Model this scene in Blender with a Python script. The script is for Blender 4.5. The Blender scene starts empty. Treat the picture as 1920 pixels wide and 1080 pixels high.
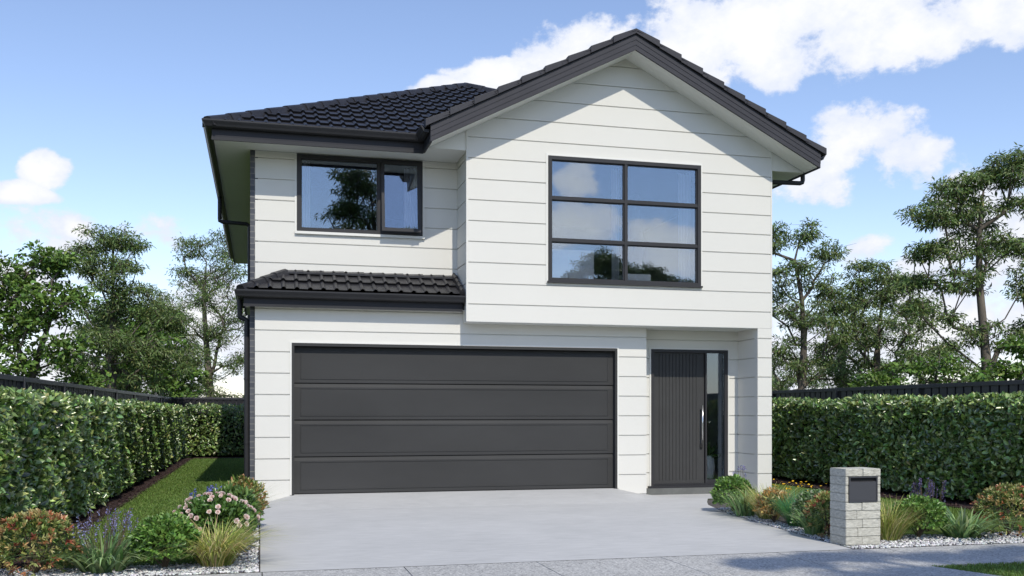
import bpy, bmesh, math, random
import numpy as np
from mathutils import Vector, Matrix
R = math.radians
C = bpy.context.scene.collection
scene = bpy.context.scene
G = -0.09                      # finished ground level, garage floor is z = 0

# ------------------------------------------------------------------ materials
def nmat(name):
    m = bpy.data.materials.new(name); m.use_nodes = True
    nt = m.node_tree; b = nt.nodes['Principled BSDF']
    return m, nt, b
def setp(b, **k):
    names = {'rough': 'Roughness', 'metal': 'Metallic', 'spec': 'Specular IOR Level', 'coat': 'Coat Weight'}
    for a, v in k.items(): b.inputs[names[a]].default_value = v
def ramp(nt, fac, stops):
    r = nt.nodes.new('ShaderNodeValToRGB'); e = r.color_ramp.elements
    while len(e) < len(stops): e.new(0.5)
    for i, (p, c) in enumerate(stops):
        e[i].position = p; e[i].color = (*c, 1)
    nt.links.new(fac, r.inputs[0]); return r.outputs[0]
def noise(nt, scale, detail=4, rough=.55, vec=None, stretch=None):
    n = nt.nodes.new('ShaderNodeTexNoise'); n.inputs['Scale'].default_value = scale
    n.inputs['Detail'].default_value = detail; n.inputs['Roughness'].default_value = rough
    if vec is None:
        tc = nt.nodes.new('ShaderNodeTexCoord'); vec = tc.outputs['Object']
    if stretch:
        mp = nt.nodes.new('ShaderNodeMapping'); mp.inputs['Scale'].default_value = stretch
        nt.links.new(vec, mp.inputs[0]); vec = mp.outputs[0]
    nt.links.new(vec, n.inputs['Vector']); return n.outputs['Fac']
def bump(nt, b, h, strength=.3, dist=.01):
    n = nt.nodes.new('ShaderNodeBump'); n.inputs['Strength'].default_value = strength
    n.inputs['Distance'].default_value = dist
    nt.links.new(h, n.inputs['Height']); nt.links.new(n.outputs[0], b.inputs['Normal'])
def paint(name, col, rough=.5, var=.05, scale=3, spec=.4, bmp=0, bscale=60, stretch=None, metal=0):
    m, nt, b = nmat(name); setp(b, rough=rough, spec=spec, metal=metal)
    n = noise(nt, scale, 5, .6, stretch=stretch)
    nt.links.new(ramp(nt, n, [(.3, tuple(c*(1-var) for c in col)), (.7, tuple(min(1, c*(1+var)) for c in col))]), b.inputs['Base Color'])
    if bmp: bump(nt, b, noise(nt, bscale, 6, .65, stretch=stretch), bmp, .006)
    return m
M = {}
M['white'] = paint('weatherboard_paint', (.655, .645, .605), .6, .012, 1.2, .25, .06, 120)
M['trimwhite'] = paint('white_trim_paint', (.69, .685, .65), .5, .015)
M['soffit'] = paint('soffit_paint', (.72, .725, .70), .7, .015, 1.5, .2)
M['black'] = paint('dark_trim_paint', (.030, .0305, .034), .45, .1, 2, .25)
M['fasciablack'] = paint('dark_fascia_paint', (.024, .0245, .030), .45, .08, 2, .22)
M['barge'] = paint('dark_barge_paint', (.047, .047, .055), .55, .10, 2.5, .18, .1, 90)
M['tile'] = paint('pressed_tile_coating', (.021, .0205, .024), .42, .30, 5, .42, .35, 260)
M['frame'] = paint('window_aluminium', (.040, .040, .043), .42, .06, 3, .2)
M['garage'] = paint('garage_door_steel', (.048, .0485, .049), .55, .14, .9, .10, .04, 200, (.3, 1, 1))
M['door'] = paint('entry_door_paint', (.056, .0565, .057), .5, .06, 2, .08)
M['groove'] = paint('door_groove_paint', (.018, .018, .019), .6, .05)
M['rubber'] = paint('black_rubber', (.012, .012, .013), .7, .1)
M['steel'] = paint('brushed_steel', (.75, .75, .76), .25, .05, 30, .5, metal=1)
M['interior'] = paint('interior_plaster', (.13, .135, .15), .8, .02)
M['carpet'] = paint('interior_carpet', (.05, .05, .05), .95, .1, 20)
M['cabinet'] = paint('cabinet_lacquer', (.82, .82, .82), .4, .01)
M['pot'] = paint('glazed_pot', (.55, .56, .56), .35, .04)
M['fence'] = paint('steel_fence_coating', (.046, .047, .056), .45, .08, 2, .4)
M['letterbox'] = paint('letterbox_metal', (.055, .057, .066), .38, .05, 2, .5)
M['bark'] = paint('bark', (.12, .105, .09), .9, .45, 7, .2, .8, 30, (1, 1, .25))
M['palebark'] = paint('pale_bark', (.13, .113, .095), .9, .4, 6, .2, .8, 26, (1, 1, .25))
M['stem'] = paint('woody_stem', (.10, .075, .05), .9, .3, 12)
M['hedgecore'] = paint('hedge_core_shade', (.012, .014, .008), 1, .5, 14, .1)  # near-black: shade of the dense hedge interior put into the colour
M['step'] = paint('step_concrete', (.13, .135, .13), .85, .12, 6, .3, .4, 80)
M['kerb'] = paint('kerb_concrete', (.36, .36, .35), .85, .1, 5, .3, .4, 80)

def concrete(name, lo, hi, speck=0, stretch=None):
    m, nt, b = nmat(name); setp(b, rough=.85, spec=.25)
    n1 = noise(nt, .8, 6, .65); n2 = noise(nt, 14, 6, .7, stretch=stretch)
    mx = nt.nodes.new('ShaderNodeMath'); mx.operation = 'ADD'; sc_ = nt.nodes.new('ShaderNodeMath'); sc_.operation = 'MULTIPLY_ADD'; sc_.inputs[1].default_value = .55; sc_.inputs[2].default_value = .225; nt.links.new(n1, sc_.inputs[0]); nt.links.new(sc_.outputs[0], mx.inputs[0]); nt.links.new(n2, mx.inputs[1])
    hf = nt.nodes.new('ShaderNodeMath'); hf.operation = 'MULTIPLY'; hf.inputs[1].default_value = .5; nt.links.new(mx.outputs[0], hf.inputs[0])
    col = ramp(nt, hf.outputs[0], [(.36, lo), (.64, hi)])
    if speck:
        v = nt.nodes.new('ShaderNodeTexVoronoi'); v.inputs['Scale'].default_value = 75
        tc = nt.nodes.new('ShaderNodeTexCoord'); nt.links.new(tc.outputs['Object'], v.inputs['Vector'])
        sp = nt.nodes.new('ShaderNodeSeparateColor'); nt.links.new(v.outputs['Color'], sp.inputs[0])
        sc = ramp(nt, sp.outputs[0], [(.0, (.38, .38, .38)), (.28, (.85, .85, .85)), (.75, (1, 1, 1)), (.95, (1.35, 1.33, 1.3))])
        mm = nt.nodes.new('ShaderNodeMix'); mm.data_type = 'RGBA'; mm.blend_type = 'MULTIPLY'; mm.inputs[0].default_value = speck
        nt.links.new(col, mm.inputs[6]); nt.links.new(sc, mm.inputs[7]); col = mm.outputs[2]
        bump(nt, b, v.outputs['Distance'], .25, .004)
    else:
        bump(nt, b, n2, .18, .006)
    nt.links.new(col, b.inputs['Base Color']); return m
M['drive'] = concrete('driveway_concrete', (.375, .378, .376), (.53, .53, .525), 0, (.30, 2.6, 1))
M['path'] = concrete('footpath_aggregate', (.36, .36, .355), (.48, .48, .47), .85)
M['asphalt'] = concrete('road_asphalt', (.045, .045, .047), (.065, .065, .066), .6)

def groundmat(name, a, c, scale=18, big=1.2):
    m, nt, b = nmat(name); setp(b, rough=.95, spec=.1)
    n = noise(nt, scale, 8, .75); n2 = noise(nt, big, 3)
    ad = nt.nodes.new('ShaderNodeMath'); ad.operation = 'MULTIPLY_ADD'; ad.inputs[1].default_value = .4
    nt.links.new(n2, ad.inputs[0]); nt.links.new(n, ad.inputs[2])
    nt.links.new(ramp(nt, ad.outputs[0], [(.5, a), (.9, c)]), b.inputs['Base Color'])
    bump(nt, b, n, .8, .02); return m
M['turf'] = groundmat('turf_soil', (.055, .085, .02), (.14, .21, .045), 40)
M['land'] = groundmat('far_grassland', (.035, .055, .015), (.08, .11, .03), 3, .1)
M['mulch'] = groundmat('bark_mulch', (.020, .013, .012), (.085, .058, .055), 55)
M['bedsoil'] = groundmat('bed_soil', (.05, .045, .042), (.16, .15, .145), 60)

def leafmat(name, rough=.4, trans=.3, spec=.5):
    m, nt, b = nmat(name); setp(b, rough=rough, spec=spec)
    at = nt.nodes.new('ShaderNodeAttribute'); at.attribute_name = 'Col'
    nt.links.new(at.outputs['Color'], b.inputs['Base Color'])
    tr = nt.nodes.new('ShaderNodeBsdfTranslucent')
    hs = nt.nodes.new('ShaderNodeHueSaturation'); hs.inputs['Value'].default_value = 1.5; hs.inputs['Saturation'].default_value = 1.1
    hs.inputs['Hue'].default_value = .485
    nt.links.new(at.outputs['Color'], hs.inputs['Color']); nt.links.new(hs.outputs[0], tr.inputs[0])
    mx = nt.nodes.new('ShaderNodeMixShader'); mx.inputs[0].default_value = trans
    out = nt.nodes['Material Output']
    nt.links.new(b.outputs[0], mx.inputs[1]); nt.links.new(tr.outputs[0], mx.inputs[2]); nt.links.new(mx.outputs[0], out.inputs[0])
    return m
M['leaf'] = leafmat('tree_leaf', .45, .2, .35)
M['hedgeleaf'] = leafmat('laurel_leaf', .30, .16, .9)
M['gloss'] = leafmat('glossy_leaf', .32, .2, .5)
M['blade'] = leafmat('grass_blade', .5, .3, .3)
M['petal'] = leafmat('petal', .6, .25, .2)
m, nt, b = nmat('pebble_stone'); setp(b, rough=.75, spec=.3)
at = nt.nodes.new('ShaderNodeAttribute'); at.attribute_name = 'Col'; nt.links.new(at.outputs['Color'], b.inputs['Base Color']); M['pebble'] = m

def brickmat(name, c1, c2, mortar, w, h, ms=.008, xz=True, bstr=.6):
    m, nt, b = nmat(name); setp(b, rough=.85, spec=.25)
    tc = nt.nodes.new('ShaderNodeTexCoord'); sp = nt.nodes.new('ShaderNodeSeparateXYZ'); cb = nt.nodes.new('ShaderNodeCombineXYZ')
    nt.links.new(tc.outputs['Object'], sp.inputs[0])
    ad = nt.nodes.new('ShaderNodeMath'); ad.operation = 'ADD'; nt.links.new(sp.outputs[0], ad.inputs[0]); nt.links.new(sp.outputs[1], ad.inputs[1])
    nt.links.new(ad.outputs[0], cb.inputs[0]); nt.links.new(sp.outputs[2], cb.inputs[1])
    br = nt.nodes.new('ShaderNodeTexBrick'); nt.links.new(cb.outputs[0], br.inputs[0])
    br.inputs['Scale'].default_value = 1; br.inputs['Brick Width'].default_value = w; br.inputs['Row Height'].default_value = h
    br.inputs['Mortar Size'].default_value = ms; br.inputs['Color1'].default_value = (*c1, 1); br.inputs['Color2'].default_value = (*c2, 1)
    br.inputs['Mortar'].default_value = (*mortar, 1)
    nt.links.new(br.outputs['Color'], b.inputs['Base Color']); bump(nt, b, br.outputs['Fac'], -bstr, .01); return m
M['brick'] = brickmat('dark_brick', (.075, .08, .095), (.11, .115, .13), (.17, .17, .17), .24, .086)
m, nt, b = nmat('pale_stone_block'); setp(b, rough=.9, spec=.2)
at = nt.nodes.new('ShaderNodeAttribute'); at.attribute_name = 'Col'
n1 = noise(nt, 22, 7, .65, stretch=(1, 1, 2.5)); rr = ramp(nt, n1, [(.35, (.72, .72, .70)), (.65, (1.12, 1.12, 1.1))])
mm = nt.nodes.new('ShaderNodeMix'); mm.data_type = 'RGBA'; mm.blend_type = 'MULTIPLY'; mm.inputs[0].default_value = 1
nt.links.new(at.outputs['Color'], mm.inputs[6]); nt.links.new(rr, mm.inputs[7]); nt.links.new(mm.outputs[2], b.inputs['Base Color'])
bump(nt, b, n1, .7, .012); M['stone'] = m

def glassmat(name, tint, refl):
    m, nt, b = nmat(name); nt.nodes.remove(b)
    tr = nt.nodes.new('ShaderNodeBsdfTransparent'); tr.inputs[0].default_value = (*tint, 1)
    gl = nt.nodes.new('ShaderNodeBsdfGlossy'); gl.inputs['Roughness'].default_value = .0; gl.inputs['Color'].default_value = (.80, .90, 1, 1)
    fr = nt.nodes.new('ShaderNodeLayerWeight'); fr.inputs['Blend'].default_value = .35
    mr = nt.nodes.new('ShaderNodeMapRange'); mr.inputs['To Min'].default_value = refl; mr.inputs['To Max'].default_value = .95
    nt.links.new(fr.outputs['Fresnel'], mr.inputs[0])
    mx = nt.nodes.new('ShaderNodeMixShader'); nt.links.new(mr.outputs[0], mx.inputs[0])
    nt.links.new(tr.outputs[0], mx.inputs[1]); nt.links.new(gl.outputs[0], mx.inputs[2])
    nt.links.new(mx.outputs[0], nt.nodes['Material Output'].inputs[0]); return m
M['glass'] = glassmat('coated_window_glass', (.96, .97, .98), .12)
M['glassdoor'] = glassmat('tinted_sidelight_glass', (.90, .92, .93), .06)
m, nt, b = nmat('sheer_curtain'); setp(b, rough=.9, spec=.1); b.inputs['Base Color'].default_value = (.80, .82, .86, 1)
bump(nt, b, noise(nt, 90, 3), .1, .002)
tr = nt.nodes.new('ShaderNodeBsdfTranslucent'); tr.inputs[0].default_value = (.8, .82, .86, 1); mx = nt.nodes.new('ShaderNodeMixShader'); mx.inputs[0].default_value = .4
nt.links.new(b.outputs[0], mx.inputs[1]); nt.links.new(tr.outputs[0], mx.inputs[2]); nt.links.new(mx.outputs[0], nt.nodes['Material Output'].inputs[0]); M['curtain'] = m

# ------------------------------------------------------------------ object helpers
def tag(o, label=None, cat=None, group=None, kind=None):
    if label: o['label'] = label
    if cat: o['category'] = cat
    if group: o['group'] = group
    if kind: o['kind'] = kind
    return o
def empty(name, loc, label, cat, group=None):
    o = bpy.data.objects.new(name, None); o.empty_display_size = .2; o.location = loc; C.objects.link(o)
    return tag(o, label, cat, group)
def wloc(p):
    v = Vector((0, 0, 0))
    while p is not None: v += p.location; p = p.parent
    return v
def link(name, me, mat, parent=None, label=None):
    o = bpy.data.objects.new(name, me); C.objects.link(o)
    if mat is not None and len(me.materials) == 0: me.materials.append(mat)
    if parent is not None: o.parent = parent
    if label: o['label'] = label
    return o
def fin(name, bm, mat, parent=None, label=None, bev=0, smooth=False, world=True):
    """bm holds world coordinates; the object keeps its parent's frame"""
    if bev: bmesh.ops.bevel(bm, geom=[e for e in bm.edges if len(e.link_faces) == 2 and e.calc_face_angle(0) > .5], offset=bev, segments=2, affect='EDGES', profile=.7)
    off = wloc(parent) if (parent is not None and world) else Vector((0, 0, 0))
    if off.length: bmesh.ops.translate(bm, verts=bm.verts, vec=-off)
    me = bpy.data.meshes.new(name); bm.normal_update(); bm.to_mesh(me); bm.free()
    if smooth: me.polygons.foreach_set('use_smooth', [True]*len(me.polygons))
    return link(name, me, mat, parent, label)
def box(bm, x0, x1, y0, y1, z0, z1):
    vs = [bm.verts.new((x, y, z)) for z in (z0, z1) for y in (y0, y1) for x in (x0, x1)]
    for f in ((0, 2, 3, 1), (4, 5, 7, 6), (0, 1, 5, 4), (2, 6, 7, 3), (0, 4, 6, 2), (1, 3, 7, 5)): bm.faces.new([vs[i] for i in f])
    return vs
def B(*boxes):
    bm = bmesh.new()
    for b in boxes: box(bm, *b)
    return bm
def hexa(bm, pts):       # 8 points: bottom 4 then top 4
    vs = [bm.verts.new(p) for p in pts]
    for f in ((3, 2, 1, 0), (4, 5, 6, 7), (0, 1, 5, 4), (1, 2, 6, 5), (2, 3, 7, 6), (3, 0, 4, 7)): bm.faces.new([vs[i] for i in f])
def prism(bm, poly, axis, a, b):
    """poly = 2D points, extruded along axis from a to b"""
    def P(p, t): return {'y': (p[0], t, p[1]), 'x': (t, p[0], p[1]), 'z': (p[0], p[1], t)}[axis]
    v0 = [bm.verts.new(P(p, a)) for p in poly]; v1 = [bm.verts.new(P(p, b)) for p in poly]
    n = len(poly); bm.faces.new(v0); bm.faces.new(v1[::-1])
    for i in range(n): bm.faces.new((v0[(i+1) % n], v0[i], v1[i], v1[(i+1) % n]))
    bmesh.ops.recalc_face_normals(bm, faces=bm.faces)
def tube(bm, pts, rad, n=10, cap=True):
    pts = [Vector(p) for p in pts]; rings = []
    rads = rad if isinstance(rad, (list, tuple)) else [rad]*len(pts)
    for i, p in enumerate(pts):
        d = (pts[min(i+1, len(pts)-1)]-pts[max(i-1, 0)]).normalized()
        a = d.orthogonal().normalized() if i == 0 else (a-d*a.dot(d)).normalized()
        c = d.cross(a)
        s = 1.0
        if 0 < i < len(pts)-1:
            e = (pts[i]-pts[i-1]).normalized(); s = 1
        rings.append([bm.verts.new(p+(a*math.cos(2*math.pi*k/n)+c*math.sin(2*math.pi*k/n))*rads[i]) for k in range(n)])
    for r0, r1 in zip(rings, rings[1:]):
        for k in range(n): bm.faces.new((r0[k], r0[(k+1) % n], r1[(k+1) % n], r1[k]))
    if cap: bm.faces.new(rings[0][::-1]); bm.faces.new(rings[-1])
def npmesh(name, V, F, col=None):
    V = np.asarray(V, np.float32); F = np.asarray(F, np.int32); k = F.shape[1]
    me = bpy.data.meshes.new(name)
    me.vertices.add(len(V)); me.vertices.foreach_set('co', V.ravel())
    me.loops.add(F.size); me.loops.foreach_set('vertex_index', F.ravel())
    me.polygons.add(len(F)); me.polygons.foreach_set('loop_start', np.arange(0, F.size, k, dtype=np.int32))
    if col is not None:
        a = me.color_attributes.new('Col', 'FLOAT_COLOR', 'POINT')
        c = np.ones((len(V), 4), np.float32); c[:, :3] = col; a.data.foreach_set('color', c.ravel())
    me.update(); me.validate(); return me
def copytree(o, parent=None):
    c = o.copy(); C.objects.link(c); c.parent = parent
    for ch in list(o.children): copytree(ch, c)
    return c

# ------------------------------------------------------------------ leaf geometry (numpy)
def unit(a): return a/np.maximum(np.linalg.norm(a, axis=-1, keepdims=True), 1e-9)
def leafgeo(rng, P, D, N, L, W, fold=.25, curl=.12, six=True):
    D = unit(D); S = unit(np.cross(D, N)); N2 = np.cross(S, D); L = L[:, None]; W = W[:, None]
    if six:
        rows = [P, P+D*.3*L+S*.46*W+N2*fold*W, P+D*.7*L+S*.40*W+N2*(fold*W-curl*L*.5), P+D*L-N2*curl*L,
                P+D*.7*L-S*.40*W+N2*(fold*W-curl*L*.5), P+D*.3*L-S*.46*W+N2*fold*W]
        V = np.stack(rows, 1).reshape(-1, 3); b = np.arange(len(P))[:, None]*6
        F = np.stack([b+np.array([[0, 1, 2, 3]]), b+np.array([[0, 3, 4, 5]])], 1).reshape(-1, 4)
        return V, F, 6
    rows = [P, P+D*.42*L+S*.5*W+N2*fold*W, P+D*L-N2*curl*L, P+D*.42*L-S*.5*W+N2*fold*W]
    V = np.stack(rows, 1).reshape(-1, 3); b = np.arange(len(P))[:, None]*4
    return V, b+np.array([[0, 1, 2, 3]]), 4
def palette(rng, n, cols, weights=None, jit=.2):
    cols = np.array(cols); w = None if weights is None else np.array(weights)/sum(weights)
    c = cols[rng.choice(len(cols), n, p=w)]
    return np.clip(c*(1+rng.normal(0, jit, (n, 1)))*(1+rng.normal(0, jit*.3, (n, 3))), .003, .95)
def blades(rng, base, dirs, length, width, droop, segs=5):
    """arching blades: base (n,3), horizontal dirs (n,2) with lean, drooping under their weight"""
    n = len(base); t = np.linspace(0, 1, segs+1)
    h = np.zeros((n, 3)); h[:, :2] = dirs[:, :2]; lean = np.linalg.norm(h, axis=1, keepdims=True); hu = h/np.maximum(lean, 1e-6)
    side = np.stack([-hu[:, 1], hu[:, 0], np.zeros(n)], 1)
    V = []
    for k, tt in enumerate(t):
        out = lean[:, 0]*tt + droop*tt**2*.6; up = tt - droop*tt**2.4*.75
        c = base + hu*(out*length)[:, None] + np.array([0, 0, 1])*(up*length)[:, None]
        w = (width*(1-tt**2.2)*.5+.0006)[:, None]
        V += [c-side*w, c+side*w]
    V = np.stack(V, 1); m = 2*(segs+1); b = np.arange(n)[:, None]*m
    F = np.concatenate([b+np.array([[2*k, 2*k+1, 2*k+3, 2*k+2]]) for k in range(segs)], 0)
    return V.reshape(-1, 3), F, m

# ------------------------------------------------------------------ setting: ground sheets
def gridz(name, poly_x0x1, ys, zf, mat, nx=24):
    bm = bmesh.new(); rows = []
    for y in ys:
        x0, x1 = poly_x0x1(y); rows.append([bm.verts.new((x0+(x1-x0)*i/nx, y, zf(x0+(x1-x0)*i/nx, y))) for i in range(nx+1)])
    for a, b_ in zip(rows, rows[1:]):
        for i in range(nx): bm.faces.new((a[i], a[i+1], b_[i+1], b_[i]))
    o = fin(name, bm, mat); tag(o, kind='structure'); return o
def sheet(name, pts, z, mat):
    bm = bmesh.new(); bm.faces.new([bm.verts.new((x, y, z)) for x, y in pts]); o = fin(name, bm, mat); tag(o, kind='structure'); return o
sheet('ground', [(-900, -900), (900, -900), (900, 900), (-900, 900)], G-.14, M['land'])
sheet('lawn_soil', [(-3.3, 8.2), (-.02, 8.2), (-.02, 31), (-3.3, 31)], G-.012, M['turf'])
sheet('lawn_soil', [(5.3, 8.2), (10.6, 8.2), (10.6, 31), (7.96, 31), (7.96, 14.2), (7.7, 13.65), (5.3, 13.55)], G-.012, M['turf'])
def ip(x, xs, ys): return float(np.interp(x, xs, ys))
def drive_edge(y): return ip(y, [8.14, 8.6, 10.1, 11.5, 12.7, 13.5, 13.8, 14.0, 15.0], [5.37, 5.41, 5.57, 5.75, 6.05, 6.45, 7.2, 7.69, 7.69])
def drive_z(x, y):
    r = ip(y, [13.2, 14.62], [0, 1]); side = ip(x, [.12, .44, 5.43, 5.80], [0, 1, 1, 0])
    dip = ip(y, [13.6, 14.7], [0, 1])*ip(x, [5.85, 6.1], [0, 1])
    return G + .088*r*side - .05*dip
gridz('driveway', lambda y: (0.0, drive_edge(y)), [8.145]+list(np.arange(8.6, 13.2, .4))+list(np.arange(13.2, 15.01, .1)), drive_z, M['drive'], 64)
bm = bmesh.new()
xs = [1.153+1.139*k for k in range(-4, 8)]
for x0, x1 in zip(xs, xs[1:]): box(bm, x0+.004, x1-.004, 7.135, 8.14, G-.10, G-.002)
tag(fin('footpath', bm, M['path'], bev=.004), kind='structure')
bm = bmesh.new(); prism(bm, [(-.6, 4.43), (6.2, 4.43), (5.75, 6.2), (5.425, 7.13), (-.1, 7.13)], 'z', G-.09, G-.004); tag(fin('driveway_crossing', bm, M['path']), kind='structure')
sheet('verge_soil', [(5.43, 7.128), (5.76, 6.2), (6.21, 4.5), (40, 4.5), (40, 7.128)], G-.02, M['turf'])
sheet('verge_soil', [(-.11, 7.128), (-40, 7.128), (-40, 4.5), (-.61, 4.5)], G-.02, M['turf'])
sheet('road', [(-300, -4.5), (300, -4.5), (300, 4.28), (-300, 4.28)], G-.13, M['asphalt'])
tag(fin('kerb', B((-60, -.62, 4.28, 4.42, G-.14, G-.005), (6.22, 60, 4.28, 4.42, G-.14, G-.005)), M['kerb'], bev=.015), kind='structure')
tag(fin('mulch_strip', B((-3.15, -1.84, 8.9, 29.3, G-.05, G+.006), (-1.84, 9.0, 29.0, 30.6, G-.05, G+.006), (9.1, 10.5, 9.0, 29.0, G-.05, G+.006)), M['mulch']), kind='structure')

# ------------------------------------------------------------------ the house
HX = (3.94, 14.3, G)
house = empty('house', HX, 'two storey white weatherboard house with black tiled roof, double garage and gabled upper bay', 'house')
def H(name, bm, mat, parent=None, label=None, **k): return fin(name, bm, mat, parent or house, label, **k)
def clad(o, U, N, u0, u1, z0, z1, phase, holes=(), thick=.09, planes=()):
    """weatherboard sheet with real grooves; o origin, U direction along the wall, N outward"""
    U = Vector(U); N = Vector(N); o = Vector(o); bm = bmesh.new()
    g = phase + math.ceil((z0-phase)/.309)*.309; prof = [(z0, 0)]
    while g < z1-.02:
        if g > z0+.02: prof += [(g-.0095, 0), (g-.0075, .018), (g+.0055, .018), (g+.0075, 0)]
        g += .309
    prof.append((z1, 0))
    us = {u0, u1}
    for h in holes:
        us |= {max(u0, h[0]), min(u1, h[1])}
        for z in (h[2], h[3]):
            if z0 < z < z1 and all(abs(z-p[0]) > .0005 for p in prof): prof.append((z, 0 if not any(abs(z-q[0]) < .0072 and q[1] for q in prof) else .018))
    prof.sort(); us = sorted(us)
    vs = [[bm.verts.new(o+U*u+Vector((0, 0, z))-N*d) for u in us] for z, d in prof]
    for i in range(len(prof)-1):
        for j in range(len(us)-1):
            zc = (prof[i][0]+prof[i+1][0])/2; uc = (us[j]+us[j+1])/2
            if any(h[0] < uc < h[1] and h[2] < zc < h[3] for h in holes): continue
            bm.faces.new((vs[i][j], vs[i][j+1], vs[i+1][j+1], vs[i+1][j]))
    bmesh.ops.delete(bm, geom=[v for v in bm.verts if not v.link_faces], context='VERTS')
    for co, no in planes: bmesh.ops.bisect_plane(bm, geom=bm.verts[:]+bm.edges[:]+bm.faces[:], plane_co=co, plane_no=no, clear_outer=True)
    r = bmesh.ops.extrude_face_region(bm, geom=bm.faces[:])
    bmesh.ops.translate(bm, verts=[v for v in r['geom'] if isinstance(v, bmesh.types.BMVert)], vec=-N*thick)
    bmesh.ops.recalc_face_normals(bm, faces=bm.faces); return bm
YG, YB, YU, YP, YR = 14.62, 14.30, 15.07, 14.98, 13.868
XL, XB, XR, XC = -.074, 2.962, 7.947, 5.4545
SL = .51                                            # roof slope
def rake(x, apex): return apex-SL*abs(x-XC)
FX, FN = (1, 0, 0), (0, -1, 0)
W1 = (4.209, 6.708, 3.165, 5.072)                   # bay window
W2 = (.529, 2.421, 3.892, 5.056)                    # bedroom window
DF = (6.152, 7.512, -.02, 2.224)                    # entry door frame
GF = (.441, 5.435, -.02, 2.2)
n1 = Vector((-SL, 0, 1)).normalized(); n2 = Vector((SL, 0, 1)).normalized(); ap = Vector((XC, YB, 6.655))
H('bay_wall', clad((0, YB, 0), FX, FN, XB, XR, 2.541, 6.7, 2.801, [W1], .09, [(ap, n1), (ap, n2)]), M['white'])
H('bay_side_wall', clad((XB, YU, 0), (0, -1, 0), (-1, 0, 0), .002, YU-YB-.092, 2.541, 5.07, 2.801), M['white'])
H('porch_column', clad((0, YB, 0), FX, FN, 7.698, XR, -.16, 2.538, .215, thick=.09), M['white'])
H('porch_side_wall', clad((7.698, YP, 0), (0, -1, 0), (-1, 0, 0), .002, YP-YB-.092, -.16, 2.535, .215, thick=.22), M['white'])
H('garage_wall', clad((0, YG, 0), FX, FN, XL, 5.928, -.16, 2.715, .215, [(GF[0], GF[1], -1, GF[3])]), M['white'])
H('porch_return_wall', clad((5.928, YG+.092, 0), (0, 1, 0), (1, 0, 0), 0, YP-YG-.094, -.16, 2.535, .215), M['white'])
H('porch_wall', clad((0, YP, 0), FX, FN, 5.84, 7.9, -.16, 2.535, .215, [(DF[0], DF[1], -1, DF[3])]), M['white'])
H('upper_wall', clad((0, YU, 0), FX, FN, XL, XB+.09, 2.9, 5.068, 2.801, [W2]), M['white'])
H('bay_soffit', B((XB+.004, 7.694, YB+.004, YP-.002, 2.536, 2.5405), (XB+.1, XR-.02, YB+.095, YP-.1, 2.545, 2.66)), M['soffit'])
H('window_trim', B((W1[0]-.032, W1[0]-.001, YB-.012, YB+.03, W1[2]-.02, W1[3]+.034), (W1[1]+.001, W1[1]+.026, YB-.012, YB+.03, W1[2]-.02, W1[3]+.034), (W1[0]-.0009, W1[1]+.0009, YB-.012, YB+.03, W1[3]+.001, W1[3]+.034)), M['trimwhite'])
H('window_trim', B((W2[0]-.0009, W2[1]+.0009, YU-.011, YU+.03, W2[2]-.045, W2[2]-.031), (W2[0]-.032, W2[0]-.001, YU-.012, YU+.03, W2[2]-.02, W2[3]+.010), (W2[1]+.001, W2[1]+.032, YU-.012, YU+.03, W2[2]-.02, W2[3]+.010)), M['trimwhite'])
H('garage_trim', B((GF[0]-.026, GF[0]-.001, YG-.012, YG+.03, 0, GF[3]+.026), (GF[1]+.001, GF[1]+.026, YG-.012, YG+.03, 0, GF[3]+.026), (GF[0]-.0009, GF[1]+.0009, YG-.012, YG+.03, GF[3]+.001, GF[3]+.026)), M['trimwhite'])
H('door_trim', B((DF[0]-.028, DF[0]-.001, YP-.012, YP+.03, 0, DF[3]+.028), (DF[1]+.001, DF[1]+.026, YP-.012, YP+.03, 0, DF[3]+.028), (DF[0]-.0009, DF[1]+.0009, YP-.012, YP+.03, DF[3]+.001, DF[3]+.028)), M['trimwhite'])
H('corner_trim', B((XB-.012, XB+.02, YB-.004, YB+.03, 2.541, 5.36)), M['white'])
H('corner_trim', B((XR-.02, XR+.006, YB-.004, YB+.03, 2.55, 5.36)), M['white'])
# brick and rear shell
H('brick_wall', B((-.145, -.035, YG+.095, 26.05, -.16, 2.86), (-.145, -.035, YU+.01, 26.05, 2.86, 5.066)), M['brick'])
H('side_wall', B((7.85, XR+.001, YB+.095, 26.05, -.16, 5.066)), M['white'])
H('rear_wall', B((-.034, 7.849, 25.95, 26.04, -.16, 5.066)), M['brick'])
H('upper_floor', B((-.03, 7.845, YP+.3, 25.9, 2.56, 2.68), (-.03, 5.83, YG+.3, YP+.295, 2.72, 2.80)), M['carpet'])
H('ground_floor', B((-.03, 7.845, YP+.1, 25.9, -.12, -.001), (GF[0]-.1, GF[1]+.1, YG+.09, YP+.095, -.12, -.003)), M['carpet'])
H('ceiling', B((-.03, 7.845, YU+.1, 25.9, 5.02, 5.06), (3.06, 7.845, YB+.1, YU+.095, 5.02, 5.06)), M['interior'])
H('partition_wall', B((2.93, 3.05, YU+.1, 19.5, 2.682, 5.018), (-.03, 7.845, 19.51, 19.6, 2.682, 5.018), (5.55, 5.65, YP+.1, 21, 0, 2.55), (5.66, 7.84, 20, 20.1, 0, 2.55), (6.35, 6.45, YB+1.9, YB+2.5, 2.682, 5.018)), M['interior'])

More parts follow.
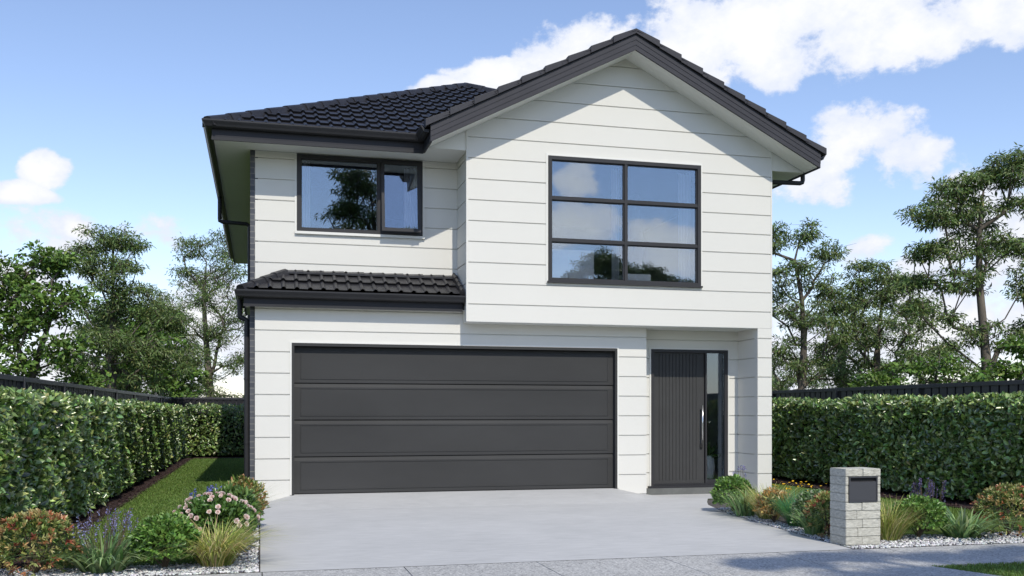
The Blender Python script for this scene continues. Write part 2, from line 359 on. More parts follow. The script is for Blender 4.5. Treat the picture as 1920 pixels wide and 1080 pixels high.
# ---- windows
def winframe(x0, x1, z0, z1, Y, muls, trs, outer=.055, bar=.045, panes=True, skip=()):
    """frame mesh and its panes for a front-facing window"""
    bm = bmesh.new(); f, d = Y-.022, Y+.07
    box(bm, x0, x0+outer, f, d, z0, z1); box(bm, x1-outer, x1, f, d, z0, z1)
    box(bm, x0+outer, x1-outer, f+.0015, d, z1-outer, z1); box(bm, x0+outer, x1-outer, f+.0015, d, z0, z0+outer)
    for m_ in muls: box(bm, m_-bar/2, m_+bar/2, f+.006, d, z0+outer, z1-outer)
    xs = [x0+outer]+[q for m_ in muls for q in (m_-bar/2, m_+bar/2)]+[x1-outer]
    for t in trs:
        for a, b_ in zip(xs[::2], xs[1::2]): box(bm, a, b_, f+.009, d, t-bar/2, t+bar/2)
    zs = [z0+outer]+[q for t in trs for q in (t-bar/2, t+bar/2)]+[z1-outer]
    cells = [(a, b_, c, e) for a, b_ in zip(xs[::2], xs[1::2]) for c, e in zip(zs[::2], zs[1::2])]
    for a, b_, c, e in cells:                       # inner beads step back towards the glass
        box(bm, a, a+.014, f+.03, d, c, e); box(bm, b_-.014, b_, f+.03, d, c, e)
        box(bm, a+.014, b_-.014, f+.03, d, c, c+.014); box(bm, a+.014, b_-.014, f+.03, d, e-.014, e)
    return bm, cells
bm, cells = winframe(*W1, YB, [5.457], [3.80, 4.436])
win = H('window', bm, M['frame'], label='six pane dark framed window in the gabled bay')
for a, b_, c, e in cells: H('pane', B((a+.012, b_-.012, YB+.028, YB+.034, c+.012, e-.012)), M['glass'], win)
H('sill', B((W1[0]-.02, W1[1]+.02, YB-.045, YB-.023, W1[2]-.014, W1[2]+.012), (W1[0]-.02, W1[1]+.02, YB-.0229, YB+.02, W1[2]-.0139, W1[2]-.001)), M['frame'], win)
x0, x1, z0, z1 = W2
bm, cells = winframe(x0, x1, z0, z1, YU, [1.765], [], .06, .06)
win = H('window', bm, M['frame'], label='wide black framed window with an opened awning sash at right')
a, b_, c, e = cells[0]; H('pane', B((a+.012, b_-.012, YU+.028, YU+.034, c+.012, e-.012)), M['glass'], win)
H('sill', B((x0-.03, x1+.03, YU-.04, YU-.0225, z0-.03, z0+.008)), M['trimwhite'], win)
# opened sash: hinged at its head, swung out a few degrees
a, b_, c, e = cells[1]; hinge = Matrix.Translation((0, YU-.026, e)) @ Matrix.Rotation(R(-5.5), 4, 'X') @ Matrix.Translation((0, -(YU-.026), -e))
bm = B((a-.015, a+.032, YU-.06, YU-.026, c-.02, e+.02), (b_-.032, b_+.015, YU-.06, YU-.026, c-.02, e+.02), (a+.032, b_-.032, YU-.059, YU-.026, c-.02, c+.03), (a+.032, b_-.032, YU-.059, YU-.026, e-.03, e+.02))
bmesh.ops.transform(bm, matrix=hinge, verts=bm.verts); H('sash', bm, M['black'], win)
bm = B((a+.032, b_-.032, YU-.046, YU-.040, c+.03, e-.03)); bmesh.ops.transform(bm, matrix=hinge, verts=bm.verts); H('pane', bm, M['glass'], win)

# ---- garage door
bm = B((GF[0], GF[0]+.036, YG-.016, YG+.14, -.012, GF[3]), (GF[1]-.036, GF[1], YG-.016, YG+.14, -.012, GF[3]), (GF[0]+.036, GF[1]-.036, YG-.015, YG+.14, GF[3]-.042, GF[3]))
gd = H('garage_door', bm, M['garage'], bev=.003)
gx0, gx1, gz0, gz1 = GF[0]+.037, GF[1]-.037, .004, GF[3]-.043
hh = (gz1-gz0)/4; yd = YG+.085
for k in range(4):
    a, c = gz0+k*hh+.003, gz0+(k+1)*hh-.003
    bm = bmesh.new()
    # section profile (y, z): proud face, lower lip and a sloping top ledge that catches the sky
    prism(bm, [(yd+.04, a), (yd, a), (yd-.008, a+.006), (yd-.008, c-.052), (yd-.006, c-.047), (yd+.007, c-.004), (yd+.011, c), (yd+.04, c)], 'x', gx0, gx1)
    i0, i1, j0, j1 = gx0+.085, gx1-.085, a+.055, c-.062
    t = .016
    for q in ((i0, i1, j0, j0+t), (i0, i1, j1-t, j1), (i0, i0+t, j0+t, j1-t), (i1-t, i1, j0+t, j1-t)):   # pressed bead round the panel
        x0_, x1_, z0_, z1_ = q
        hexa(bm, [(x0_, yd-.0075, z0_), (x1_, yd-.0075, z0_), (x1_-.003, yd-.015, z0_+.003), (x0_+.003, yd-.015, z0_+.003), (x0_, yd-.0075, z1_), (x1_, yd-.0075, z1_), (x1_-.003, yd-.015, z1_-.003), (x0_+.003, yd-.015, z1_-.003)])
    bmesh.ops.recalc_face_normals(bm, faces=bm.faces)
    H('door_panel', bm, M['garage'], gd)
H('rubber_seal', B((gx0, gx1, yd-.004, yd+.03, -.012, .0065)), M['rubber'], gd)

# ---- entry door with sidelight
x0, x1, z0, z1 = DF
lf0, lf1, pn0, pn1 = x0+.05, 7.105, 7.135, x1-.062
fd = H('front_door', B((x0, x0+.048, YP-.02, YP+.11, 0, z1), (x1-.06, x1, YP-.02, YP+.11, 0, z1), (x0+.048, x1-.06, YP-.019, YP+.11, z1-.048, z1), (lf1+.002, pn0-.002, YP-.018, YP+.11, .03, z1-.048)), M['frame'])
bm = B((lf0, lf1-.0, YP+.032, YP+.075, .03, z1-.05))
gx = [lf0+.10+.0595*i for i in range(12)]
edges = [lf0]+gx+[lf1]
for a, c in zip(edges, edges[1:]): box(bm, a+.006, c-.006, YP+.022, YP+.0315, .085, z1-.075)
box(bm, lf0+.001, lf1-.001, YP+.021, YP+.0315, .03, .084); box(bm, lf0+.001, lf1-.001, YP+.021, YP+.0315, z1-.074, z1-.051)
H('door_leaf', bm, M['door'], fd)
H('pane', B((pn0, pn1, YP+.02, YP+.028, .09, z1-.05)), M['glassdoor'], fd, label='tall narrow sidelight glass')
H('threshold', B((x0-.055, x1+.05, YP-.075, YP+.12, -.034, -.0005), (x0+.05, x1-.062, YP-.017, YP+.1, .0, .029), (pn0-.001, pn1+.001, YP-.012, YP+.1, .0295, .088)), M['black'], fd)
bm = bmesh.new(); hx = lf1-.062
tube(bm, [(hx, YP-.045, .74), (hx, YP-.045, 1.31)], .0135, 12)
for zz in (.82, 1.23): tube(bm, [(hx, YP-.045, zz), (hx, YP+.021, zz)], .008, 8)
H('handle', bm, M['steel'], fd, smooth=True)
bm = B((hx-.022, hx+.022, YP+.004, YP+.0209, .60, .68)); tube(bm, [(hx, YP-.012, .625), (hx, YP+.004, .625)], .011, 12); H('lock', bm, M['rubber'], fd)
H('porch_step', B((5.94, 7.69, YP-.09, YP+.09, G-.12, -.035)), M['step'], label='low grey concrete step under the front door')

# ---- roofs
def tiles(O, u, v, ulen, vlen, planes, per=.186, course=.375):
    """pressed roof tiles: a roll every `per`, courses lapping over each other"""
    O = Vector(O); u = Vector(u).normalized(); v = Vector(v).normalized(); n = u.cross(v).normalized()
    if n.z < 0: n = -n
    us = []
    k = 0
    while k*per < ulen:
        for s, h_ in ((0, 0), (.009, .014), (.022, .026), (.034, .030), (.046, .026), (.059, .014), (.068, 0)):
            if k*per+s <= ulen: us.append((k*per+s, h_))
        k += 1
    us.append((ulen, 0)); rows = []; nc = int(math.ceil(vlen/course))
    for c in range(nc):
        for t, lift in ((c*course-.014, .040), (c*course+.02, .039), ((c+1)*course+.006, .004)):
            rows.append([O+u*a+v*t+n*(lift+h_*(1 if lift > .02 else .85)) for a, h_ in us])
    V = [tuple(p) for r in rows for p in r]; w = len(us)
    F = [(i*w+j, i*w+j+1, (i+1)*w+j+1, (i+1)*w+j) for i in range(len(rows)-1) for j in range(w-1)]
    bm = bmesh.new(); vs = [bm.verts.new(p) for p in V]
    for f in F: bm.faces.new([vs[i] for i in f])
    bmesh.ops.bisect_plane(bm, geom=bm.verts[:]+bm.edges[:]+bm.faces[:], plane_co=O+v*vlen, plane_no=v, clear_outer=True)
    # sarking underside so the sheet has body
    q = [O-n*.02, O+u*ulen-n*.02, O+u*ulen+v*vlen-n*.02, O+v*vlen-n*.02]; bm.faces.new([bm.verts.new(p) for p in q])
    for co, no in planes: bmesh.ops.bisect_plane(bm, geom=bm.verts[:]+bm.edges[:]+bm.faces[:], plane_co=co, plane_no=no, clear_outer=True)
    return bm
def caps(bm, p0, p1, seg, w, up, lap=.035, lift=.012):
    """three-sided hip and ridge caps lapping downhill from p1 (top) to p0"""
    p0, p1 = Vector(p0), Vector(p1); d = (p1-p0).normalized(); n = max(1, round((p1-p0).length/seg)); L = (p1-p0).length/n
    s = d.cross(Vector((0, 0, 1))).normalized(); q = s.cross(d).normalized()
    for i in range(n):
        a, b_ = p0+d*(L*i-lap), p0+d*L*(i+1); lo, hi = [], []
        for k, (c, ll, sc) in enumerate(((a, lift, 1.06), (b_, 0, .94))):
            ring = [c+s*x*w*sc+q*(z*up+ll) for x, z in ((-1, -1.5), (-.62, .62), (-.2, 1), (.2, 1), (.62, .62), (1, -1.5))]
            (lo if k == 0 else hi).extend(bm.verts.new(p) for p in ring)
        for k in range(5): bm.faces.new((lo[k], lo[k+1], hi[k+1], hi[k]))
        bm.faces.new(lo[::-1]); bm.faces.new(hi)
        bm.faces.new((lo[0], hi[0], hi[5], lo[5]))
ex0, ex1, ey0, ey1, ez = -.70, 8.58, 14.47, 26.64, 5.262        # tile edge of the main roof
hx_, hw = (ex0+ex1)/2, (ex1-ex0)/2; az = ez+SL*hw
A0, A1 = Vector((hx_, ey0+hw, az)), Vector((hx_, ey1-hw, az)); sv = math.sqrt(1+SL*SL)
c0, c1, c2, c3 = Vector((ex0, ey0, ez)), Vector((ex1, ey0, ez)), Vector((ex1, ey1, ez)), Vector((ex0, ey1, ez))
valley = (Vector((2.30, ey0, ez)), Vector((1, 1, 0)).normalized())
p_l = (c0, Vector((-1, 1, 0)).normalized()); p_r = (c1, Vector((1, 1, 0)).normalized())
q_l = (c3, Vector((-1, -1, 0)).normalized()); q_r = (c2, Vector((1, -1, 0)).normalized())
L = hw*sv
def vflip(p): return (p[0], -p[1])
main = H('main_roof', tiles(c0, (1, 0, 0), (0, 1, SL), ex1-ex0, L, [(c0, Vector((-1, 1, 0)).normalized()*-1*-1), p_r]), M['tile'])
# left, right and rear planes
for (O, u, v, ln, pl) in ((c3, (0, -1, 0), (1, 0, SL), ey1-ey0, [(c0, Vector((1, -1, 0)).normalized()), (c3, Vector((1, 1, 0)).normalized())]),
                          (c1, (0, 1, 0), (-1, 0, SL), ey1-ey0, [(c1, Vector((-1, -1, 0)).normalized()), (c2, Vector((-1, 1, 0)).normalized())]),
                          (c2, (-1, 0, 0), (0, -1, SL), ex1-ex0, [(c2, Vector((1, -1, 0)).normalized()), (c3, Vector((-1, -1, 0)).normalized())])):
    H('roof_slope', tiles(O, u, v, ln, L, pl), M['tile'], main)
for p, q in ((c0, A0), (c1, A0), (c2, A1), (c3, A1), (A0+Vector((0, .05, .0)), A1)):
    bm = bmesh.new(); caps(bm, p+Vector((0, 0, .025)), q+Vector((0, 0, .025)), .40, .115, .055); H('ridge_cap', bm, M['tile'], main)
# gable roof over the bay: ridge along Y into the main roof
gy = YR-.03; gl, gr_ = 2.30, 8.60; gz = 6.885; gez = gz-SL*(XC-gl)
gback = ey0+(gz-ez)/SL+.25; glen = gback-gy
fp = (Vector((0, ey0, ez+.005)), Vector((0, SL, -1)).normalized())       # where the gable meets the main front slope
gable = H('gable_roof', tiles((gl, gback, gez), (0, -1, 0), (1, 0, SL), glen, (XC-gl)*sv, [(Vector((gl, ey0, 0)), Vector((-1, 1, 0)).normalized()*0+Vector((0, SL, -1)).normalized())] if False else []), M['tile'])
H('roof_slope', tiles((gr_, gy, gez), (0, 1, 0), (-1, 0, SL), glen, (gr_-XC)*sv, []), M['tile'], gable)
bm = bmesh.new(); caps(bm, (XC, gback, gz-.03), (XC, gy+.12, gz-.03), .40, .115, .05); H('ridge_cap', bm, M['tile'], gable)
# barge boards in three stepped bands and the lapping barge caps
for s, xe in ((-1, 2.345), (1, 8.560)):
    bm = bmesh.new()
    for zb, zt, yf in ((0, .072, .004), (.0722, .148, -.002), (.1482, .245, -.008)):
        a = [(XC, YR+yf), (xe, YR+yf)]
        z0a, z1a, z0e, z1e = 6.631+zb, 6.631+zt, rake(xe, 6.631+zb), rake(xe, 6.631+zt)
        hexa(bm, [(XC, YR+yf, z0a), (xe, YR+yf, z0e), (xe, YR+.035, z0e), (XC, YR+.035, z0a), (XC, YR+yf, z1a), (xe, YR+yf, z1e), (xe, YR+.035, z1e), (XC, YR+.035, z1a)])
    bmesh.ops.recalc_face_normals(bm, faces=bm.faces)
    bb = H('barge_board', bm, M['barge'], gable)
    bm = bmesh.new(); n = 9; dx = (xe-XC+s*.06)/n
    for i in range(n):
        xa, xb_ = XC+dx*i, XC+dx*(i+1)+s*.018
        za, zb_ = rake(xa, 6.872), rake(xb_, 6.872)
        hi0, hi1, f0, f1 = .074, .104, YR-.020, YR-.048
        hexa(bm, [(xa, f0, za), (xb_, f1, zb_), (xb_, YR+.14, zb_), (xa, YR+.14, za), (xa, f0, za+hi0), (xb_, f1, zb_+hi1), (xb_, YR+.14, zb_+hi1), (xa, YR+.14, za+hi0)])
    bmesh.ops.recalc_face_normals(bm, faces=bm.faces)
    H('barge_cap', bm, M['barge'], bb, bev=.006)
# raked soffit, gable end panels, flat eave soffits
bm = bmesh.new()
for s, xe in ((-1, 2.372), (1, 8.533)):
    za, ze = 6.640, rake(xe, 6.640)
    hexa(bm, [(XC, YR+.036, za), (xe, YR+.036, ze), (xe, YB-.001, ze), (XC, YB-.001, za), (XC, YR+.036, za+.012), (xe, YR+.036, ze+.012), (xe, YB-.001, ze+.012), (XC, YB-.001, za+.012)])
bmesh.ops.recalc_face_normals(bm, faces=bm.faces); H('raked_soffit', bm, M['soffit'], gable)
bm = bmesh.new()
prism(bm, [(2.375, 5.072), (XB-.013, 5.072), (XB-.013, rake(XB, 6.64)+.004), (2.375, rake(2.375, 6.64)+.004)], 'y', YB+.012, YB+.03)
H('gable_end_panel', bm, M['trimwhite']); bm = bmesh.new()
prism(bm, [(XR+.007, 5.072), (8.53, 5.072), (8.53, rake(8.53, 6.64)+.004), (XR+.007, rake(XR, 6.64)+.004)], 'y', YB+.012, YB+.03)
H('gable_end_panel', bm, M['trimwhite'])
H('eave_soffit', B((-.64, 2.372, 14.53, YU-.002, 5.070, 5.08), (2.3721, XB-.002, YB+.031, YU-.002, 5.0702, 5.0802), (-.64, -.146, YU-.0019, 26.6, 5.0701, 5.08), (XR+.002, 8.533, YB+.031, 26.6, 5.070, 5.08)), M['soffit'])
H('fascia', B((-.662, 2.345, 14.505, 14.529, 5.035, 5.232), (-.662, -.641, 14.5291, 26.62, 5.035, 5.232), (2.3452, 2.371, YR+.0352, 14.5285, 5.045, 5.24), (8.534, 8.559, YR+.0352, 26.62, 5.045, 5.24)), M['fasciablack'])
H('fascia_bead', B((-.666, 2.344, 14.497, 14.5045, 5.033, 5.078), (2.338, 2.3445, YR+.05, 14.497, 5.043, 5.088)), M['black'])
GUT = [(.0, 0), (.055, .0), (.082, .014), (.094, .04), (.112, .066), (.122, .082), (.122, .102), (.112, .102), (.108, .088), (.06, .04), (0, .04)]
def gutter(name, path, z, parent=None):
    bm = bmesh.new(); path = [Vector((x, y, 0)) for x, y in path]; rings = []
    for i, p in enumerate(path):
        ds = []
        if i: ds.append((p-path[i-1]).normalized())
        if i < len(path)-1: ds.append((path[i+1]-p).normalized())
        ns = [Vector((d.y, -d.x, 0)) for d in ds]; m_ = sum(ns, Vector()).normalized(); k = 1/m_.dot(ns[0])
        rings.append([bm.verts.new(p+m_*k*(o_+.001)+Vector((0, 0, z+zz))) for o_, zz in GUT])
    n = len(GUT)
    for a, b_ in zip(rings, rings[1:]):
        for k in range(n): bm.faces.new((a[k], a[(k+1) % n], b_[(k+1) % n], b_[k]))
    bm.faces.new(rings[0][::-1]); bm.faces.new(rings[-1]); bmesh.ops.recalc_face_normals(bm, faces=bm.faces)
    return H(name, bm, M['black'])
gutter('gutter', [(-.668, 26.6), (-.668, 14.4965), (2.337, 14.4965), (2.337, YR+.06)], 5.19)
gutter('gutter', [(8.56, YR+.05), (8.56, 26.6)], 5.185)
# small roof over the garage
kx0, ky0, kz = -.27, 14.405, 2.925; ky1 = YU-.004
O = Vector((kx0, ky0, kz))
aw = H('awning_roof', tiles(O, (1, 0, 0), (0, 1, SL), XB-.012-kx0, (ky1-ky0)*sv, [(O, Vector((-1, 1, 0)).normalized()), (Vector((0, ky1, 0)), Vector((0, 1, 0)))], .186, .36), M['tile'])
H('roof_slope', tiles((kx0, YU+.9, kz), (0, -1, 0), (1, 0, SL), YU+.9-ky0, .14, [(O, Vector((1, -1, 0)).normalized())], .186, .36), M['tile'], aw)
hl = ky1-ky0
bm = bmesh.new(); caps(bm, (kx0+.02, ky0+.02, kz+.025), (kx0+hl-.03, ky1-.03, kz+SL*hl+.02), .22, .095, .045); H('ridge_cap', bm, M['tile'], aw)
bm = bmesh.new(); xx = kx0+hl-.08; ztop = kz+SL*hl
while xx < XB-.06:
    x2 = min(xx+.30, XB-.014)
    hexa(bm, [(xx, ky1-.10, ztop-.012), (x2+.012, ky1-.105, ztop-.012), (x2+.012, ky1, ztop+.03), (xx, ky1, ztop+.03), (xx, ky1-.10, ztop+.012), (x2+.012, ky1-.105, ztop+.022), (x2+.012, ky1, ztop+.062), (xx, ky1, ztop+.05)]); xx += .30
bmesh.ops.recalc_face_normals(bm, faces=bm.faces); H('flashing', bm, M['tile'], aw)
bm = bmesh.new(); caps(bm, (XB-.055, ky0-.01, kz+.05), (XB-.055, ky1-.01, kz+SL*hl+.05), .2, .04, .05); H('end_cap', bm, M['tile'], aw)
H('awning_fascia', B((-.227, XB-.03, 14.462, 14.487, 2.70, 2.885), (-.227, -.203, 14.4871, YU+.9, 2.70, 2.885)), M['fasciablack'])
H('fascia_bead', B((-.231, XB-.031, 14.454, 14.4615, 2.697, 2.735)), M['black'])
H('awning_soffit', B((-.2028, XB-.002, 14.4872, YG-.001, 2.715, 2.722), (-.2028, -.146, YG-.0009, YU+.9, 2.715, 2.722)), M['soffit'])
gutter('gutter', [(-.231, YU+.9), (-.231, 14.4535), (XB-.008, 14.4535)], 2.82)
# downpipes
def downpipe(pts, straps, r=.037):
    bm = bmesh.new(); tube(bm, pts, r, 12); d = H('downpipe', bm, M['black'], smooth=False)
    for x, y, z in straps:
        b2 = bmesh.new(); tube(b2, [(x, y, z-.012), (x, y, z+.012)], r+.006, 12); H('pipe_strap', b2, M['black'], d)
downpipe([(-.29, 14.86, 2.83), (-.29, 14.86, 2.62), (-.29, 14.86, 2.585), (-.255, 14.86, 2.565), (-.225, 14.86, 2.55), (-.192, 14.86, 2.53), (-.192, 14.86, 2.48), (-.192, 14.86, G-.05)], [(-.192, 14.86, 2.39), (-.192, 14.86, 1.68), (-.192, 14.86, .75)])
downpipe([(-.73, 19.1, 5.2), (-.73, 19.1, 4.80), (-.73, 19.1, 4.76), (-.69, 19.1, 4.74), (-.25, 19.1, 4.72), (-.195, 19.1, 4.68), (-.195, 19.1, 4.62), (-.195, 19.1, G-.05)], [(-.195, 19.1, 3.6), (-.195, 19.1, 1.6)])
downpipe([(8.62, 14.5, 5.2), (8.62, 14.5, 5.0), (8.61, 14.5, 4.965), (8.57, 14.5, 4.95), (8.06, 14.5, 4.94), (8.0, 14.5, 4.91), (7.992, 14.5, 4.84), (7.992, 14.5, G-.05)], [(7.992, 14.5, 3.4), (7.992, 14.5, 1.6)])

# ------------------------------------------------------------------ things seen behind the glass
def curtain(x0, x1, y, z0, z1, label, waves):
    n = waves*10; bm = bmesh.new(); rows = []
    for z in (z0, (z0+z1)/2, z1):
        rows.append([bm.verts.new((x0+(x1-x0)*i/n, y+.028*math.sin(2*math.pi*waves*i/n)+.008*math.sin(7*i/n+z), z)) for i in range(n+1)])
    for a, b_ in zip(rows, rows[1:]):
        for i in range(n): bm.faces.new((a[i], a[i+1], b_[i+1], b_[i]))
    bmesh.ops.solidify(bm, geom=bm.faces[:], thickness=.003)
    o = fin('curtain', bm, M['curtain'], smooth=True); tag(o, label, 'curtain', 'curtains behind the upper windows')
curtain(.56, .73, YU+.17, 2.75, 4.98, 'narrow white curtain at the left edge of the wide black window', 4)
curtain(2.16, 2.40, YU+.17, 2.75, 4.98, 'white curtain behind the opened awning sash', 4)
curtain(5.30, 5.42, YB+.2, 2.75, 4.98, 'thin white curtain beside the centre bar of the six pane window', 3)
curtain(6.42, 6.62, YB+.2, 2.75, 4.98, 'white curtain at the right edge of the six pane window', 4)
for x0, x1, y0, y1, z1, lab in ((4.2, 5.05, 14.62, 15.1, 3.72, 'tall white cabinet behind the lower left pane of the six pane window'), (5.55, 6.0, 14.62, 15.0, 3.38, 'low white cabinet behind the lower right pane of the six pane window')):
    c = tag(fin('cabinet', B((x0, x1, y0, y1, 2.684, z1)), M['cabinet'], bev=.006), lab, 'cabinet', 'cabinets behind the six pane window')
    fin('cabinet_door', B((x0+.01, (x0+x1)/2-.003, y0-.016, y0-.001, 2.74, z1-.06), ((x0+x1)/2+.003, x1-.01, y0-.016, y0-.001, 2.74, z1-.06)), M['cabinet'], c)
pp = empty('potted_plant', (7.30, YP+.32, 0), 'potted plant in a pale pot behind the sidelight of the front door', 'plant')
bm = bmesh.new(); prof = [(.07, .01), (.11, .12), (.13, .28), (.12, .40), (.10, .47), (.085, .47), (.08, .42)]
rings = [[bm.verts.new((7.30+r_*math.cos(t*math.pi/10), YP+.32+r_*math.sin(t*math.pi/10), z)) for t in range(20)] for r_, z in prof]
for a, b_ in zip(rings, rings[1:]):
    for k in range(20): bm.faces.new((a[k], a[(k+1) % 20], b_[(k+1) % 20], b_[k]))
bm.faces.new(rings[0][::-1]); bm.faces.new(rings[-1]); fin('pot', bm, M['pot'], pp, smooth=True)
rng = np.random.default_rng(5); n = 60
P = np.tile([0, 0, .43], (n, 1))+rng.normal(0, .02, (n, 3)); D = unit(rng.normal(0, .6, (n, 3))+[0, 0, .9])
V, F, k = leafgeo(rng, P+D*.05, D, unit(rng.normal(0, 1, (n, 3))), rng.uniform(.12, .26, n), rng.uniform(.03, .06, n))
link('foliage', npmesh('pot_foliage', V, F, np.repeat(palette(rng, n, [(.06, .12, .03)]), k, 0)), M['gloss'], pp)

# ------------------------------------------------------------------ letterbox pier
mb = empty('letterbox', (5.60, 8.48, G), 'pale stone block letterbox pier with dark metal mail slot beside the driveway', 'letterbox')
bm = bmesh.new(); rnd = random.Random(3); cl = bm.verts.layers.float_color.new('Col')
px0, px1, py0, py1 = 5.412, 5.790, 8.335, 8.605; ch = .082; zz = -.162; row = 0
while zz < .648-.01:
    top = min(zz+ch-.0028, .648)
    xm = px0+(px1-px0)*((.5 if row % 2 else .30)+rnd.uniform(-.04, .04))
    hole = zz > .32 and top < .58                      # courses interrupted by the metal box
    segs = [(px0, xm-.0015), (xm+.0015, px1)] if not hole else [(px0, 5.442), (5.754, px1)]
    for (a, b_) in segs:
        s = rnd.uniform(.92, 1.06); e = rnd.uniform(0, .006)
        vs = box(bm, a, b_, py0-e, py1, zz, top)
        for v in vs: v[cl] = (.52*s, .51*s, .46*s, 1)
    zz += ch; row += 1
for v in box(bm, px0+.006, px1-.006, py0+.018, py1-.004, G-.02, .638): v[cl] = (.44, .435, .41, 1)
bmesh.ops.bevel(bm, geom=bm.edges[:], offset=.004, segments=2, affect='EDGES')
fin('pier', bm, M['stone'], mb)
bx = fin('mail_box', B((5.444, 5.456, py0-.014, py0+.017, .332, .574), (5.740, 5.752, py0-.014, py0+.017, .332, .574), (5.456, 5.740, py0-.0135, py0+.017, .332, .343), (5.456, 5.740, py0-.0135, py0+.017, .563, .574)), M['letterbox'], mb, bev=.0015)
fin('flap', B((5.457, 5.739, py0-.008, py0+.016, .344, .526)), M['letterbox'], bx, bev=.002)
fin('mail_slot', B((5.457, 5.739, py0+.012, py0+.0165, .5265, .5625)), M['rubber'], bx)

# ------------------------------------------------------------------ fences
def fence(p0, p1, label, flip):
    """steel sheet fence: corrugated panels between posts, with a top rail"""
    p0, p1 = Vector(p0), Vector(p1); d = (p1-p0).normalized(); nrm = Vector((d.y, -d.x, 0))*flip; n = round((p1-p0).length/2.36); L = (p1-p0).length/n
    root = empty('steel_fence', (p0.x, p0.y, G), label, 'fence', 'dark steel fences round the garden')
    bm = bmesh.new(); per = .19; k = int(L/per); pts = []
    for i in range(k): pts += [(i*per, .036), (i*per+.155, .036), (i*per+.161, .006), (i*per+.184, .006)]
    pts.append((L, .036)); lo = [bm.verts.new(d*a+nrm*b_+Vector((0, 0, -.03))) for a, b_ in pts]; hi = [bm.verts.new(d*a+nrm*b_+Vector((0, 0, 1.685))) for a, b_ in pts]
    for i in range(len(pts)-1): bm.faces.new((lo[i], lo[i+1], hi[i+1], hi[i]))
    bmesh.ops.solidify(bm, geom=bm.faces[:], thickness=.004)
    panel = fin('panel', bm, M['fence'], root, world=False)
    def bar(a, b_, w0, w1, z0, z1):
        bm = bmesh.new(); q = [d*a+nrm*w0, d*b_+nrm*w0, d*b_+nrm*w1, d*a+nrm*w1]
        hexa(bm, [p+Vector((0, 0, z0)) for p in q]+[p+Vector((0, 0, z1)) for p in q]); bmesh.ops.recalc_face_normals(bm, faces=bm.faces); return bm
    rail = fin('rail', bar(.03, L-.03, -.02, .055, 1.685, 1.75), M['fence'], root, world=False, bev=.006)
    post = fin('post', bar(-.028, .028, -.022, .062, -.1, 1.753), M['fence'], root, world=False, bev=.006)
    for i in range(1, n+1):
        for o in (panel, rail, post):
            if i == n and o is not post: continue
            c = o.copy(); C.objects.link(c); c.parent = root; c.location = d*L*i
fence((-3.32, 4.6, 0), (-2.62, 31.0, 0), 'long dark steel fence behind the left hedge, running away beside the lawn', 1)
fence((-2.58, 31.05, 0), (10.6, 31.05, 0), 'dark steel fence across the back of the garden beyond the far hedge', 1)
fence((10.62, 4.6, 0), (10.62, 31.0, 0), 'dark steel fence behind the right hedge', -1)

# ------------------------------------------------------------------ hedges
HC = [(.130, .215, .055), (.205, .300, .080), (.070, .125, .036), (.36, .44, .17), (.140, .210, .085)]
HW = [4, 4, 3, 1.8, 2]
def hedge(root, x0, x1, y0, y1, top, faces, seed, near):
    """faces: list of (side, density); leaves stand on a slightly lumpy clipped body"""
    rng = np.random.default_rng(seed); Ps, Ns, Ls = [], [], []
    def add(n, fx, fy, fz, N):
        p = np.stack([fx, fy, fz], 1); Ps.append(p); Ns.append(np.tile(N, (n, 1)))
    for side, den in faces:
        if side in ('+x', '-x'):
            n = int((y1-y0)*(top-G)*den); t = rng.random(n)
            y = y0+(y1-y0)*(t**near if near > 1 else t); z = G+.07+(top-G-.07)*rng.random(n)
            add(n, np.full(n, x1 if side == '+x' else x0), y, z, (1 if side == '+x' else -1, 0, 0))
        elif side in ('-y', '+y'):
            n = int((x1-x0)*(top-G)*den)
            add(n, x0+(x1-x0)*rng.random(n), np.full(n, y0 if side == '-y' else y1), G+.07+(top-G-.07)*rng.random(n), (0, -1 if side == '-y' else 1, 0))
        else:
            n = int((x1-x0)*(y1-y0)*den); t = rng.random(n)
            add(n, x0+(x1-x0)*rng.random(n), y0+(y1-y0)*(t**near if near > 1 else t), np.full(n, top), (0, 0, 1))
    P = np.concatenate(Ps); N = np.concatenate(Ns).astype(float); n = len(P)
    w = np.sin(P[:, 1]*1.9+seed)*np.cos(P[:, 2]*2.6+P[:, 0])*.05+np.sin(P[:, 1]*4.3+P[:, 2]*5.1+P[:, 0]*3)*.035
    depth = rng.random(n)**1.3*.19-.03+w
    P = P-N*depth[:, None]; P[:, 2] = np.maximum(P[:, 2], G+.05)
    D = unit(N*.38+rng.normal(0, .62, (n, 3))+np.array([0, 0, .38])); Nn = unit(N*.62+np.array([0, -.42, .62])+rng.normal(0, .55, (n, 3)))
    tall = rng.random(n) < .02; L = rng.uniform(.068, .118, n); W = L*rng.uniform(.42, .54, n)
    V, F, k = leafgeo(rng, P-D*.03, D, Nn, L, W, .16, .14)
    link('foliage', npmesh('hedge_leaves', V-np.array(root.location), F, np.repeat(palette(rng, n, HC, HW, .30), k, 0)), M['hedgeleaf'], root)
    i = .19
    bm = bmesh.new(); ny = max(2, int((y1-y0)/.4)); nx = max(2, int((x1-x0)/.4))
    box(bm, x0+i, x1-i, y0+i, y1-i, G-.02, top-i); fin('shade_core', bm, M['hedgecore'], root)  # solid dark box standing in for the shaded gaps between leaves
hd = 'clipped laurel hedges lining the garden'
h1 = empty('hedge', (-2.6, 18, G), 'long sunlit clipped hedge along the left side of the lawn', 'hedge', hd)
hedge(h1, -2.72, -2.10, 8.75, 29.4, 1.32, [('+x', 1350), ('top', 1100), ('-y', 1000)], 1, 1.45)
h2 = empty('hedge', (2, 30, G), 'clipped hedge across the far end of the left lawn', 'hedge', hd)
